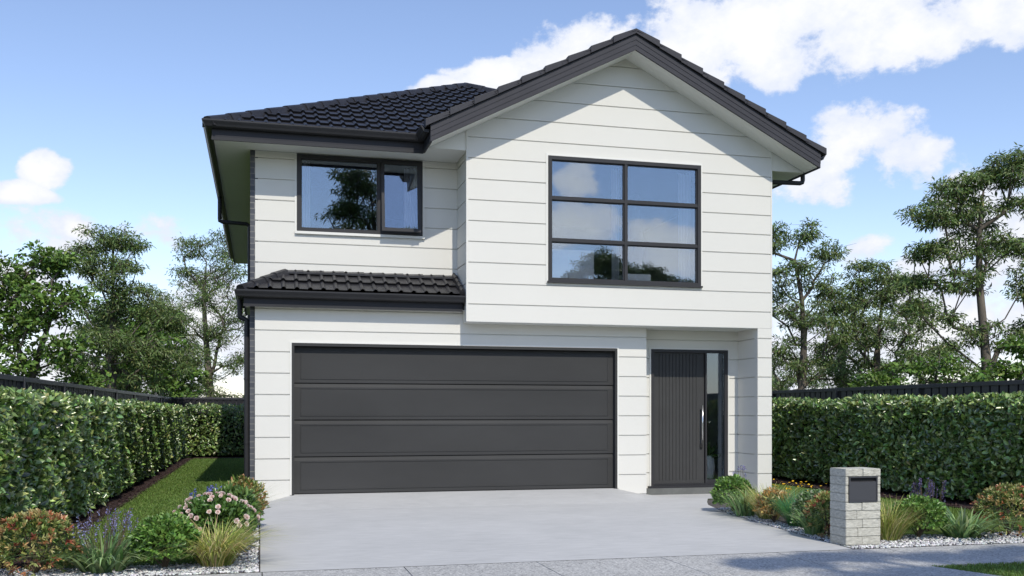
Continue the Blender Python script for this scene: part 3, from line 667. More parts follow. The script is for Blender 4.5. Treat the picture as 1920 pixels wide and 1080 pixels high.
hedge(h2, -2.1, 9.4, 29.5, 30.4, 1.37, [('-y', 800), ('top', 400)], 2, 1)
h3 = empty('hedge', (10, 18, G), 'dark shaded clipped hedge to the right of the house behind the letterbox', 'hedge', hd)
hedge(h3, 9.58, 10.48, 8.2, 28.5, 1.37, [('-x', 1300), ('top', 1100), ('-y', 800)], 3, 1.5)

# ------------------------------------------------------------------ trees
def grow(seed, trunk, clumps, leaf, nsub, rtrunk, pad=(.42, .22)):
    """trunk: polyline; clumps: ellipsoids (x,y,z,rx,ry,rz,points). Returns wood bmesh and leaf arrays, base at origin"""
    rnd = random.Random(seed); rng = np.random.default_rng(seed)
    nodes = [Vector(p) for p in trunk]; par = [i-1 for i in range(len(nodes))]; plen = [0.0]
    for i in range(1, len(nodes)): plen.append(plen[-1]+(nodes[i]-nodes[i-1]).length)
    ntr = len(nodes); tips = []; pts = []
    for (x, y, z, rx, ry, rz, n) in clumps:
        for _ in range(n):
            v = Vector((rnd.gauss(0, 1), rnd.gauss(0, 1), rnd.gauss(0, 1))).normalized()*rnd.random()**.4
            pts.append(Vector((x+v.x*rx, y+v.y*ry, z+v.z*rz)))
    base = nodes[0]; mid = nodes[len(nodes)//2]
    pts.sort(key=lambda p: (p-mid).length)
    for p in pts:
        best, bi = 1e9, 0
        for i, q in enumerate(nodes):
            if i < 2: continue
            dv = p-q; c = dv.length+.16*plen[i]+(1.6*max(0, -(dv.z)+.1) if i >= 0 else 0)
            if c < best: best, bi = c, i
        q = nodes[bi]; dv = p-q; n = max(1, int(dv.length/.38)); prev = bi
        perp = Vector((rnd.gauss(0, 1), rnd.gauss(0, 1), rnd.gauss(0, .5)))*.09*dv.length
        for k in range(1, n+1):
            t = k/n; pos = q+dv*t+perp*math.sin(math.pi*t)+Vector((0, 0, -.10*dv.length*math.sin(math.pi*t)))
            if k < n: pos += Vector((rnd.gauss(0, .025), rnd.gauss(0, .025), rnd.gauss(0, .025)))
            nodes.append(pos); par.append(prev); plen.append(plen[prev]+(pos-nodes[prev]).length); prev = len(nodes)-1
        tips.append(prev)
    cnt = [0]*len(nodes)
    for t in tips:
        while t >= 0: cnt[t] += 1; t = par[t]
    tot = max(cnt[0], 1); rad = [max(.013, rtrunk*(c/tot)**.52) for c in cnt]
    for i in range(ntr): rad[i] = max(rad[i], rtrunk*(1-.55*i/ntr)) if i < ntr*.6 else rad[i]
    bm = bmesh.new()
    for i in range(1, len(nodes)):
        a, b_ = nodes[par[i]], nodes[i]
        if (b_-a).length < 1e-4: continue
        ra = min(rad[par[i]], rad[i]*1.35) if par[i] >= ntr-1 or i >= ntr else rad[par[i]]
        tube(bm, [a, b_], [ra, rad[i]], 7 if rad[i] > .03 else 4, cap=False)
    T = np.array([nodes[t] for t in tips]); m_ = len(T)
    # short twigs fanning out of each tip, leaves along them
    sub = np.repeat(T, nsub, 0); k = len(sub)
    off = rng.normal(0, 1, (k, 3)); off = unit(off)*rng.random((k, 1))**.45; off *= np.array([pad[0], pad[0], pad[1]]); off[:, 2] += pad[1]*.25
    P = sub+off*(.75+.5*rng.random((k, 1)))
    for tpos, o in zip(T[rng.choice(m_, min(m_, 400), replace=m_ < 400)], range(400)):
        for _ in range(2):
            e = Vector(tpos)+Vector((rnd.gauss(0, pad[0]*.6), rnd.gauss(0, pad[0]*.6), rnd.gauss(.03, pad[1]*.6))); tube(bm, [Vector(tpos), e], [.006, .003], 3, cap=False)
    return bm, P, off, rng
TREES = {}
def tree(loc, rot, label, kind, trunk, clumps, seed, nsub=60, rtrunk=.13, scale=1.0, bark='palebark', group='trees beyond the fences', pad=(.42, .22)):
    bm, P, off, rng = grow(seed, trunk, clumps, kind, int(nsub*(.78 if kind == 'gum' else .72)), rtrunk, (pad[0]*.74, pad[1]*.66))
    root = empty('tree', loc, label, 'tree', group)
    root.rotation_euler = (0, 0, rot); root.scale = (scale,)*3
    fin('trunk', bm, M[bark], root, smooth=True, world=False)
    n = len(P)
    if kind == 'gum':
        D = unit(unit(off)*.55+rng.normal(0, .45, (n, 3))+np.array([0, 0, -.35])); L = rng.uniform(.085, .155, n); W = L*rng.uniform(.20, .32, n)
        col = palette(rng, n, [(.110, .175, .052), (.145, .205, .066), (.080, .138, .042), (.195, .255, .105), (.17, .195, .066)], [4, 3, 3, 1.2, 1], .22)
    else:
        D = unit(unit(off)*.8+rng.normal(0, .45, (n, 3))+np.array([0, 0, -.1])); L = rng.uniform(.075, .14, n); W = L*rng.uniform(.5, .72, n)
        col = palette(rng, n, [(.105, .19, .038), (.135, .235, .050), (.078, .145, .03), (.19, .28, .07)], [4, 2, 3, 1], .2)
    N = unit(rng.normal(0, .55, (n, 3))+np.array([0, -.35, .8]))
    V, F, k = leafgeo(rng, P, D, N, L, W, .12, .2, six=False)
    link('crown', npmesh('tree_leaves', V, F, np.repeat(col, k, 0)), M['leaf'], root)
    return root
yaw = math.atan(472/1850.)
def rc(x, y):            # clump offset across / along the line of sight direction of the street front
    return x*math.cos(-yaw)-y*math.sin(-yaw), x*math.sin(-yaw)+y*math.cos(-yaw)
def cl(lst):
    out = []
    for (x, z, rx, rz, n) in lst:
        y = (hash((x, z)) % 100/100-.5)*rx*.9
        out.append((x, y, z, rx, rx*.85, rz, n))
    return out
# tall gums and broad-leaved trees, each with its own outline (x across, z up, radii, sprigs)
def T(px, dist):         # ground point at an image column and distance (metres from the viewer)
    u = (px-960)/1850.; return (dist*(math.sin(yaw)+u*math.cos(yaw)), dist*(math.cos(yaw)-u*math.sin(yaw)), G-.05)
tree(T(60, 20), -yaw, 'bright green broad-leaved tree at the far left behind the fence', 'broad', [(-.7, 0, 0), (-.55, 0, .8), (-.15, 0, 1.6), (.1, 0, 2.4), (.35, .1, 3.3), (.4, 0, 4.0)],
     cl([(.2, 4.3, .55, .45, 22), (-.6, 3.9, .7, .55, 30), (.6, 3.5, .7, .5, 28), (-.2, 3.1, .9, .5, 30), (-1.0, 2.9, .7, .6, 24), (.7, 2.6, .6, .4, 16), (-.6, 2.1, .9, .5, 24), (-1.0, 1.4, .9, .5, 20), (1.1, 2.0, .5, .3, 10), (.0, 1.5, .7, .35, 12)]), 11, 66, .10, 1.0, 'bark', pad=(.36, .16))
tree(T(205, 27), -yaw, 'tall narrow-topped gum tree second from the left behind the fence', 'gum', [(.1, 0, 0), (.0, 0, 1.2), (.1, 0, 2.5), (.05, .1, 3.8), (.1, 0, 5.0), (.1, 0, 5.8)],
     cl([(.15, 6.0, .8, .45, 32), (-.6, 5.5, .6, .4, 20), (.2, 5.1, .95, .5, 36), (.6, 4.3, .9, .55, 34), (-.5, 4.0, .9, .5, 26), (1.3, 3.9, .7, .5, 24), (.2, 3.2, 1.2, .6, 40), (-.9, 2.6, .8, .45, 20), (1.5, 2.8, .8, .5, 24), (.5, 2.1, 1.3, .5, 34), (-.6, 1.5, .9, .4, 18), (.8, 1.2, 1.0, .4, 18), (0, .9, 1.0, .3, 14)]), 12, 95, .13)
tree(T(225, 33), -yaw, 'low spreading bright green tree in front of the gums behind the left fence', 'broad', [(-1.0, 0, .6), (-.9, 0, .9), (-.5, 0, 1.3), (.1, 0, 1.45), (.6, 0, 1.8)],
     cl([(.1, 2.9, .7, .35, 22), (-.5, 2.5, .7, .35, 20), (.7, 2.4, .8, .4, 26), (.0, 1.9, 1.0, .4, 30), (1.0, 1.75, .7, .4, 22), (.3, 1.3, 1.1, .35, 28), (-.9, 1.35, .6, .3, 12), (1.2, 1.1, .5, .3, 12), (-.2, .9, 1.0, .3, 16)]), 13, 70, .09, 1.5, 'bark', pad=(.34, .14))
tree(T(392, 37), -yaw, 'leaning gum tree behind the back fence next to the house corner', 'gum', [(.1, 0, 0), (.1, 0, 1.5), (.0, 0, 2.6), (-.1, 0, 4.0), (-.2, 0, 5.5), (-.1, 0, 7.0)],
     cl([(-.6, 7.5, .7, .6, 22), (.5, 7.6, .6, .6, 20), (.7, 6.6, .9, .6, 28), (-.9, 6.3, .9, .55, 26), (.1, 5.6, 1.0, .6, 30), (1.1, 5.0, 1.0, .6, 28), (-1.2, 4.7, 1.0, .6, 30), (.2, 4.1, 1.1, .6, 32), (1.3, 3.2, .9, .5, 22), (-1.0, 3.0, 1.1, .5, 26), (-.2, 2.2, 1.3, .5, 26), (1.2, 1.7, .8, .4, 18), (-1.0, 1.6, 1.0, .4, 18), (.2, 1.2, 1.2, .3, 16)]), 14, 85, .15, pad=(.5, .26))
tree(T(300, 34), -yaw, 'rounded gum tree between the two taller ones on the left', 'gum', [(0, 0, 0), (.1, 0, 1.4), (.0, .1, 2.8), (-.1, 0, 4.2)],
     cl([(-.3, 5.0, .9, .6, 28), (.5, 4.5, .9, .6, 28), (-.9, 4.0, .9, .5, 22), (.2, 3.6, 1.2, .6, 34), (1.0, 3.2, .8, .5, 20), (-.8, 2.8, 1.1, .5, 26), (.4, 2.2, 1.2, .5, 26), (-.4, 1.5, 1.2, .4, 20), (.7, 1.1, 1.0, .3, 16)]), 15, 85, .12, pad=(.46, .24))
tree(T(1497, 27), -yaw, 'slender open gum tree close to the right corner of the house', 'gum', [(-.2, 0, 0), (-.15, 0, 1.1), (.1, 0, 2.0), (.15, 0, 3.2), (.1, 0, 4.4), (-.1, 0, 5.5)],
     cl([(-.5, 6.1, .55, .4, 18), (.2, 6.2, .5, .35, 14), (.95, 5.7, .5, .35, 14), (-.3, 5.2, .9, .4, 24), (.7, 4.8, .6, .35, 14), (-.7, 4.4, .7, .45, 20), (.3, 4.0, .9, .45, 24), (1.0, 3.4, .6, .35, 12), (-.6, 3.1, .9, .45, 20), (.5, 2.6, 1.0, .4, 22), (-.7, 1.9, .8, .35, 16), (.7, 1.6, .9, .35, 16), (-.3, 1.2, 1.0, .3, 14), (1.3, 2.2, .6, .3, 12)]), 21, 78, .12, pad=(.38, .17))
tree(T(1648, 28), -yaw, 'dense rounded gum tree in the middle of the trees right of the house', 'gum', [(.05, 0, 0), (.0, 0, 1.2), (-.1, 0, 2.4), (.0, 0, 3.6), (.1, 0, 4.6)],
     cl([(-.5, 5.2, .75, .4, 24), (.7, 5.1, .8, .4, 26), (.1, 4.7, 1.1, .5, 34), (-1.1, 4.3, .7, .5, 22), (1.3, 4.2, .7, .5, 22), (.0, 3.7, 1.3, .55, 38), (-1.1, 3.0, .9, .5, 26), (1.1, 3.0, 1.0, .5, 26), (.1, 2.3, 1.3, .5, 30), (-.9, 1.6, .9, .4, 16), (.9, 1.7, 1.0, .4, 20), (0, 1.2, 1.2, .3, 18)]), 22, 84, .13, pad=(.42, .2))
tree(T(1852, 23), -yaw, 'tallest gum tree with pale forked limbs at the far right', 'gum', [(0, 0, 0), (.02, 0, 1.3), (0, 0, 2.2), (-.1, 0, 3.3), (-.15, .1, 4.4), (-.2, 0, 5.6), (-.1, 0, 6.5)],
     cl([(.6, 7.05, .65, .4, 26), (.0, 6.75, .7, .35, 20), (-.9, 6.5, .55, .35, 18), (-1.35, 5.9, .55, .3, 18), (-.2, 6.0, .9, .45, 30), (.9, 6.1, .6, .4, 20), (-1.2, 5.1, .7, .3, 20), (.2, 5.2, .9, .4, 26), (1.1, 5.0, .7, .4, 20), (-.6, 4.4, .8, .35, 18), (.8, 4.2, .8, .4, 22), (-1.3, 3.7, .7, .35, 14), (1.3, 3.4, .8, .4, 20), (-.4, 3.2, .8, .3, 12), (.7, 2.9, .8, .35, 14), (1.5, 2.3, .7, .4, 14), (-1.2, 2.6, .8, .35, 16), (-.6, 2.1, .7, .3, 12), (-1.5, 4.4, .5, .3, 10), (.6, 1.7, .9, .3, 14)]), 23, 100, .125, pad=(.40, .17))
tree(T(1745, 22), -yaw, 'low bright green broad-leaved tree beneath the tall gum on the right', 'broad', [(-.2, 0, .3), (-.1, 0, .8), (.2, 0, 1.3), (.1, 0, 2.0), (.2, 0, 2.6)],
     cl([(-.1, 2.3, .8, .3, 16), (-1.0, 1.9, .7, .35, 18), (.6, 1.6, .9, .35, 22), (-.5, 1.4, 1.0, .35, 24), (1.4, 1.3, .6, .3, 12)]), 24, 62, .09, 1.0, 'bark', pad=(.34, .14))
tree(T(1905, 19), -yaw, 'bright green broad-leaved tree at the right edge behind the fence', 'broad', [(-.3, 0, .3), (-.2, 0, .8), (.3, 0, 1.4), (.6, 0, 2.0)],
     cl([(.4, 2.5, .6, .3, 16), (-.3, 2.1, .6, .3, 16), (.9, 2.0, .6, .3, 14), (.1, 1.6, .8, .3, 18), (.9, 1.4, .6, .3, 12), (-.5, 1.3, .5, .25, 10)]), 26, 60, .08, 1.0, 'bark', pad=(.32, .13))
tree(T(1462, 34), -yaw, 'distant gum tree half hidden by the right wall of the house', 'gum', [(0, 0, 0), (.1, 0, 1.2), (0, 0, 2.4)],
     cl([(.0, 3.0, .8, .5, 20), (.6, 2.4, .8, .4, 18), (-.4, 2.2, .8, .4, 18), (.2, 1.6, 1.0, .4, 20), (.4, 1.0, 1.2, .35, 20)]), 27, 80, .1, pad=(.42, .2))
tree(T(1580, 37), -yaw, 'darker gum tree further back filling the gap beside the rounded gum', 'gum', [(0, 0, 0), (.1, 0, 1.6), (0, .1, 3.2), (.1, 0, 4.4)],
     cl([(.1, 5.2, 1.0, .5, 26), (-.9, 4.6, .9, .5, 22), (1.0, 4.3, 1.0, .5, 24), (.0, 3.7, 1.4, .5, 30), (-1.2, 3.0, 1.0, .5, 22), (1.2, 2.9, 1.1, .5, 24), (0, 2.2, 1.5, .5, 22), (.6, 1.5, 1.4, .4, 14)]), 28, 74, .13, 1.05, pad=(.48, .22))
# trees across the street: they show in the window glass and shade the footpath
ta = tree((6.1, -1.98, G), 0, 'street tree behind the viewer that shades the footpath', 'gum', [(0, 0, 0), (.1, 0, 2.6), (0, 0, 5.2), (-.1, 0, 7.6), (0, 0, 9.4)],
     [(-1.05, -.25, 10.7, .62, .22, .12, 16), (-.25, -.15, 10.75, .5, .2, .12, 12), (.75, -.35, 10.7, .7, .2, .12, 16), (1.75, -.2, 10.75, .5, .2, .12, 10), (-.5, -.95, 10.6, .5, .25, .12, 10), (.3, -.85, 10.6, .7, .25, .12, 14), (1.5, -.9, 10.6, .6, .25, .12, 12)], 31, 150, .12, group='street trees behind the viewer', pad=(.26, .16))
def street(loc, s, rot, lab):
    src = [o for o in bpy.data.objects if o.get('label') == 'tallest gum tree with pale forked limbs at the far right'][0]
    c = copytree(src); c.location = loc; c.rotation_euler = (0, 0, rot); c.scale = (s,)*3; tag(c, lab, group='street trees behind the viewer')
street((4.6, -13, G), 1.6, 2.6, 'tall street tree behind the viewer mirrored in the wide bedroom window')
street((14.5, -14, G), 1.16, 1.2, 'street tree behind the viewer mirrored low in the six pane window')
street((18.6, -15, G), 1.12, 3.6, 'street tree behind the viewer mirrored at the right of the six pane window')
street((12.6, -5, G), .95, 4.4, 'street tree behind the viewer mirrored in the sidelight')

rng = np.random.default_rng(91); n = 26000
an = rng.uniform(-2.2, 2.2, n); dd = rng.uniform(120, 165, n); hmax = 4.2+1.6*np.sin(an*17)+1.2*np.sin(an*41+1)+.9*np.sin(an*89)
P = np.stack([np.sin(an)*dd, np.cos(an)*dd, G-.2+np.maximum(hmax, 1.5)*rng.random(n)**.8], 1)
D = unit(rng.normal(0, 1, (n, 3))); L_ = rng.uniform(.7, 1.5, n)
V, F, k = leafgeo(rng, P, D, unit(rng.normal(0, .6, (n, 3))+np.array([0, -.4, .8])), L_, L_*.6, .15, .2, six=False)
o = link('distant_trees', npmesh('distant_trees', V, F, np.repeat(palette(rng, n, [(.07, .11, .05), (.09, .13, .06), (.055, .09, .045)], None, .2), k, 0)), M['leaf'])
tag(o, 'far off belt of dark trees along the horizon', 'trees', kind='stuff')

# ------------------------------------------------------------------ garden plants
def ball(root, r, h, n, cols, w, L, wr, seed, mat='gloss', spiky=.5, up=.35, skirt=.15):
    rng = np.random.default_rng(seed); d = unit(rng.normal(0, 1, (n, 3))); d[:, 2] = np.where(d[:, 2] < -.5, -d[:, 2], d[:, 2])
    lump = 1+.09*np.sin(d[:, 0]*5+seed)*np.cos(d[:, 1]*6)+.06*np.sin(d[:, 2]*9+seed)
    rr = (rng.random(n)**.35*.55+.45)*lump; c = np.array([0, 0, h*.5]); P = c+d*rr[:, None]*np.array([r, r, h*.52])
    P[:, 2] = np.maximum(P[:, 2], .02)
    D = unit(d*.8+rng.normal(0, spiky, (n, 3))+np.array([0, 0, up])); N = unit(d*.6+np.array([0, 0, .6])+rng.normal(0, .5, (n, 3)))
    LL = rng.uniform(L*.65, L*1.2, n); col = palette(rng, n, cols, w, .18)
    V, F, k = leafgeo(rng, P-D*LL[:, None]*.3, D, N, LL, LL*wr, .18, .15)
    link('foliage', npmesh('shrub_leaves', V, F, np.repeat(col, k, 0)), M[mat], root)
    bm = bmesh.new(); rnd = random.Random(seed)
    for _ in range(14):
        a = rnd.random()*6.28; e = Vector((math.cos(a)*r*.7*rnd.random(), math.sin(a)*r*.7*rnd.random(), h*rnd.uniform(.5, .9)))
        tube(bm, [(0, 0, 0), e*.5+Vector((rnd.gauss(0, .02), rnd.gauss(0, .02), 0)), e], [.008, .005, .003], 5, cap=False)
    fin('stem', bm, M['stem'], root, world=False)
    return rng
SH = 'round green clipped shrubs in the garden beds'
def box_shrub(x, y, r, h, lab, seed, n=2600):
    o = empty('round_shrub', (x, y, G), lab, 'shrub', SH)
    ball(o, r, h, n, [(.12, .235, .05), (.165, .30, .065), (.075, .155, .036), (.24, .36, .10)], [4, 3, 3, 1.3], .047, .56, seed)
def photinia(x, y, r, h, lab, seed, n=2600):
    o = empty('photinia_shrub', (x, y, G), lab, 'shrub', 'red tipped photinia shrubs in the garden beds')
    rng = ball(o, r, h, int(n*.62), [(.07, .13, .035), (.12, .18, .045), (.22, .24, .06)], [4, 4, 3], .042, .36, seed, up=.5)
    m = int(n*.12); d = unit(rng.normal(0, 1, (m, 3))+np.array([0, 0, .55])); c = np.array([0, 0, h*.5])+d*np.array([r, r, h*.53])*(.92+.16*rng.random((m, 1)))
    P = np.repeat(c, 7, 0); k = len(P); D = unit(np.repeat(d, 7, 0)*.75+rng.normal(0, .55, (k, 3))+np.array([0, 0, .3])); L = rng.uniform(.030, .054, k)
    V, F, q = leafgeo(rng, P, D, unit(rng.normal(0, .6, (k, 3))+np.array([0, 0, 1])), L, L*.32, .2, .12)
    cc = np.repeat(palette(rng, m, [(.42, .17, .09), (.46, .28, .13), (.44, .37, .16), (.34, .10, .07), (.38, .38, .15), (.26, .32, .10)], [1.6, 3, 4, .9, 4, 5], .15), 7, 0)
    link('new_growth', npmesh('photinia_tips', V, F, np.repeat(cc, q, 0)), M['gloss'], o)
def grass(x, y, h, spread, n, cols, lab, seed, width=.006, droop=.55, plumes=0, name='ornamental_grass', cat='grass', group='tufts of ornamental grass in the garden beds'):
    o = empty(name, (x, y, G), lab, cat, group); rng = np.random.default_rng(seed)
    a = rng.random(n)*6.283; r = rng.random(n)**.6*spread*.22; base = np.stack([np.cos(a)*r, np.sin(a)*r, np.zeros(n)], 1)
    a2 = a+rng.normal(0, .5, n); lean = (rng.random(n)**.8*spread/h*.75)[:, None]; dirs = np.stack([np.cos(a2), np.sin(a2)], 1)*lean
    V, F, k = blades(rng, base, dirs, h*rng.uniform(.6, 1.12, n), width*rng.uniform(.6, 1.3, n), droop*rng.uniform(.5, 1.4, n), 6)
    link('foliage', npmesh('grass_blades', V, F, np.repeat(palette(rng, n, cols, None, .2), k, 0)), M['blade'], o); return o, rng
YG_ = [(.42, .45, .13), (.32, .38, .10), (.52, .50, .20), (.20, .27, .06), (.55, .46, .25)]
ST_ = [(.16, .26, .11), (.21, .34, .14), (.11, .19, .08), (.30, .40, .18)]
def spikes(o, rng, n, h, spread, cols, size=.011, per=34, head=.16, nm='flower_spike'):
    """upright flower stalks, each with a dense head of florets"""
    for _ in range(n):
        a = rng.random()*6.283; r = spread*rng.random()**.6; hh = h*rng.uniform(.8, 1.1)
        top = np.array([math.cos(a)*r, math.sin(a)*r, hh]); bm = bmesh.new(); tube(bm, [(top[0]*.3, top[1]*.3, 0), tuple(top*np.array([.75, .75, .6])), tuple(top)], [.003, .0025, .002], 5, cap=False)
        s = fin(nm, bm, M['stem'], o, world=False)
        t = rng.random(per); ax = top-np.array([top[0]*.3, top[1]*.3, 0])*0; P = top+np.array([0, 0, 1])*(-head*t)[:, None]+rng.normal(0, .006, (per, 3)); D = unit(rng.normal(0, 1, (per, 3))+np.array([0, 0, .4]))
        V, F, k = leafgeo(rng, P, D, unit(rng.normal(0, 1, (per, 3))), np.full(per, size*2), np.full(per, size*1.5), .2, .1)
        link('florets', npmesh('florets', V, F, np.repeat(palette(rng, per, cols, None, .2), k, 0)), M['petal'], s)
PU = [(.24, .24, .46), (.17, .17, .36), (.34, .34, .58)]
# left bed, from the near left corner along the driveway
photinia(-1.72, 8.50, .30, .46, 'red tipped photinia bush in the near left corner', 41)
o, rng = grass(-1.22, 8.50, .46, .74, 190, ST_, 'strappy blue green plant with lilac flower spikes in the left bed', 42, .026, .7, name='flowering_lily', cat='plant', group='strap leaved plants in the garden beds')
spikes(o, rng, 34, .47, .26, PU, .006, 20, .15)
box_shrub(-.75, 8.52, .26, .42, 'round green shrub in the left bed beside the yellow grass tuft', 43, 3000)
grass(-.36, 8.58, .50, .58, 820, YG_, 'pale yellow grass tuft at the driveway corner of the left bed', 44, .007, .62)
rose = empty('rose_bush', (-.40, 9.40, G), 'rose bush covered in pale pink blooms beside the driveway', 'rose bush')
rng = ball(rose, .36, .50, 2800, [(.085, .17, .04), (.12, .22, .05), (.06, .12, .03)], None, .055, .5, 45)
fl = None; rnd = random.Random(8)
def bloom(rng, r):
    Ps = []; n = 26; a = np.arange(n)*2.4; t = np.linspace(.15, 1, n); d = np.stack([np.cos(a)*t, np.sin(a)*t, 1.1-t*.9], 1)
    V, F, k = leafgeo(rng, np.zeros((n, 3)), unit(d), unit(np.stack([-np.cos(a), -np.sin(a), t*2], 1)), r*(.55+.45*t), r*(.6+.5*t), -.22, -.2)
    return V, F, k, n
for i in range(66):
    a = rnd.random()*6.283; e = rnd.uniform(-.1, 1.45); d = Vector((math.cos(a)*math.cos(e), math.sin(a)*math.cos(e), math.sin(e)))
    if i % 3: d = Vector((d.x, -abs(d.y), d.z))
    V, F, k, n = bloom(rng, rnd.uniform(.022, .033))
    f = link('flower', npmesh('rose_bloom', V, F, np.repeat(palette(rng, n, [(.78, .66, .61), (.84, .76, .71), (.74, .57, .53)], None, .08), k, 0)), M['petal'], rose)
    f.location = Vector((d.x*.39, d.y*.39, .25+d.z*.29)); f.rotation_euler = d.to_track_quat('Z', 'Y').to_euler()
laur = empty('leafy_shrub', (-.27, 9.98, G), 'bright leafy shrub between the rose bush and the orange tinged shrub', 'shrub'); ball(laur, .25, .54, 1600, [(.09, .17, .04), (.13, .22, .06), (.06, .12, .03)], None, .085, .34, 46)
cro = empty('croton_shrub', (-.18, 11.3, G), 'orange tinged shrub at the foot of the left house corner', 'shrub'); ball(cro, .24, .56, 1100, [(.34, .20, .09), (.17, .25, .06), (.38, .33, .12), (.12, .20, .05)], None, .07, .36, 47)
grass(-.32, 10.75, .66, .50, 620, [(.16, .24, .06), (.25, .30, .08), (.10, .17, .05)], 'green grass tuft behind the rose bush', 48, .008, .5)
o, rng = grass(-.50, 10.3, .40, .30, 180, [(.10, .16, .06), (.14, .20, .08)], 'small blue flowered plant at the lawn edge behind the rose bush', 49, .008, .5, name='blue_flower_plant', cat='plant', group='flowering perennials in the garden beds'); spikes(o, rng, 18, .50, .2, [(.12, .15, .42), (.20, .22, .55)], .010, 24, .09)
# right bed: along the curved driveway edge, then along the footpath
box_shrub(5.90, 11.62, .26, .44, 'round green shrub at the porch end of the right bed', 51, 2600)
grass(5.80, 11.1, .46, .50, 130, ST_, 'strappy green plant beside the porch end of the driveway', 52, .020, .5, name='strap_leaf_plant', cat='plant', group='strap leaved plants in the garden beds')
grass(5.92, 10.72, .50, .50, 560, YG_, 'yellow grass tuft near the porch in the right bed', 53, .007, .42)
go = empty('golden_shrub', (5.79, 10.36, G), 'dry golden orange shrub in the right bed', 'shrub'); ball(go, .21, .38, 1300, [(.46, .33, .12), (.42, .36, .17), (.50, .28, .09), (.30, .30, .11)], None, .06, .3, 54)
o, rng = grass(5.86, 9.95, .46, .46, 1100, [(.08, .24, .12), (.11, .29, .14), (.15, .30, .08)], 'feathery green plant dotted with yellow flowers in the right bed', 55, .004, .35, name='yellow_flower_plant', cat='plant', group='flowering perennials in the garden beds')
for i in range(46):
    a = rng.random()*6.283; r = .30*rng.random()**.5; n = 8; aa = np.arange(n)*.785
    V, F, k = leafgeo(rng, np.zeros((n, 3)), np.stack([np.cos(aa), np.sin(aa), np.full(n, .35)], 1), np.tile([0, 0, 1.], (n, 1)), np.full(n, .013), np.full(n, .009), .1, .05)
    f = link('flower', npmesh('yellow_bloom', V, F, np.repeat(palette(rng, n, [(.75, .52, .03), (.70, .42, .03)], None, .08), k, 0)), M['petal'], o)
    f.location = (math.cos(a)*r, math.sin(a)*r, .47*rng.uniform(.78, 1.1)); f.rotation_euler = (rng.normal(.3, .35), rng.normal(0, .35), 0)
gv = empty('silver_shrub', (5.83, 9.58, G), 'small leaved silvery green shrub in the right bed', 'shrub'); ball(gv, .25, .42, 1900, [(.14, .24, .08), (.26, .31, .20), (.10, .18, .055)], None, .036, .5, 56)
grass(5.62, 9.22, .40, .42, 110, ST_, 'small strappy plant beside the letterbox at the driveway edge', 57, .018, .5, name='strap_leaf_plant', cat='plant', group='strap leaved plants in the garden beds')
photinia(5.66, 9.02, .22, .42, 'small red tipped photinia just behind the letterbox', 58, 1600)
grass(6.10, 8.66, .50, .52, 640, YG_, 'yellow grass tuft immediately right of the letterbox', 59, .007, .42)
box_shrub(6.52, 8.74, .27, .42, 'round green shrub between the yellow grass and purple flowers right of the letterbox', 60, 2200)
o, rng = grass(6.98, 8.66, .42, .72, 160, ST_, 'strappy plant with dark purple flower spikes right of the letterbox', 61, .025, .65, name='flowering_lily', cat='plant', group='strap leaved plants in the garden beds')
o2 = empty('lavender_bush', (7.02, 9.25, G), 'dark purple lavender bush at the foot of the right hedge', 'plant'); rng = ball(o2, .2, .26, 700, [(.10, .15, .08), (.14, .18, .11)], None, .05, .16, 62); spikes(o2, rng, 24, .52, .2, [(.10, .085, .17), (.14, .12, .24), (.065, .055, .12)], .009, 26, .14)
photinia(7.60, 8.72, .32, .48, 'red tipped photinia bush near the right edge of the photo', 63)
photinia(8.25, 8.78, .28, .42, 'second red tipped photinia at the far right edge of the photo', 64, 1800)
o, rng = grass(7.0, 13.6, .22, .2, 80, ST_, 'little plant with lilac spikes in front of the porch column', 65, .012, .6, name='lilac_spike_plant', cat='plant', group='flowering perennials in the garden beds'); spikes(o, rng, 7, .46, .14, PU, .009, 16, .07)

# ------------------------------------------------------------------ grass blades, pebbles, mulch chips
def inside_left(x, y): return (x > -1.84) & (x < -.42-.0*y) & (y > 8.75+.0*x)
rng = np.random.default_rng(77)
def turf(name, gen, n, label, hh=(.022, .045)):
    P = gen(n); n = len(P); a = rng.random(n)*6.283; dirs = np.stack([np.cos(a), np.sin(a)], 1)*rng.random((n, 1))*.7
    V, F, k = blades(rng, P, dirs, rng.uniform(*hh, n), np.full(n, .0062)*rng.uniform(.7, 1.3, n), np.full(n, .3), 2)
    o = link(name, npmesh('turf_blades', V, F, np.repeat(palette(rng, n, [(.135, .22, .050), (.165, .265, .060), (.105, .175, .040), (.22, .28, .085)], [4, 3, 3, 1], .2), k, 0)), M['blade'])
    tag(o, label, 'grass', kind='stuff')
def lawnL(n):
    y = 8.7+(29.0-8.7)*rng.random(n)**2.1; x = -1.86+1.86*rng.random(n); x = np.where(y < 14.6, -1.86+(1.86-.36)*rng.random(n), -1.86+1.70*rng.random(n))
    k = ~((y < 9.0) & (rng.random(n) < .4)); return np.stack([x, y, np.full(n, G-.014)], 1)[k]
turf('lawn_grass', lawnL, 120000, 'mown green lawn between the left hedge and the house')
def lawnR(n):
    x = 5.9+3.2*rng.random(n); y = 9.3+4.9*rng.random(n); k = (y > 10.2) & (x > np.array([drive_edge(v) for v in y])+.8)
    return np.stack([x, y, np.full(n, G-.014)], 1)[k]
turf('lawn_grass', lawnR, 32000, 'small green lawn between the right bed and the right hedge')
def verge(n):
    y = 5.6+1.52*rng.random(n); x = 5.43+(7.128-y)*.33+3.5*rng.random(n)**1.3; return np.stack([x, y, np.full(n, G-.022)], 1)
turf('verge_grass', verge, 24000, 'corner of green grass verge by the footpath')
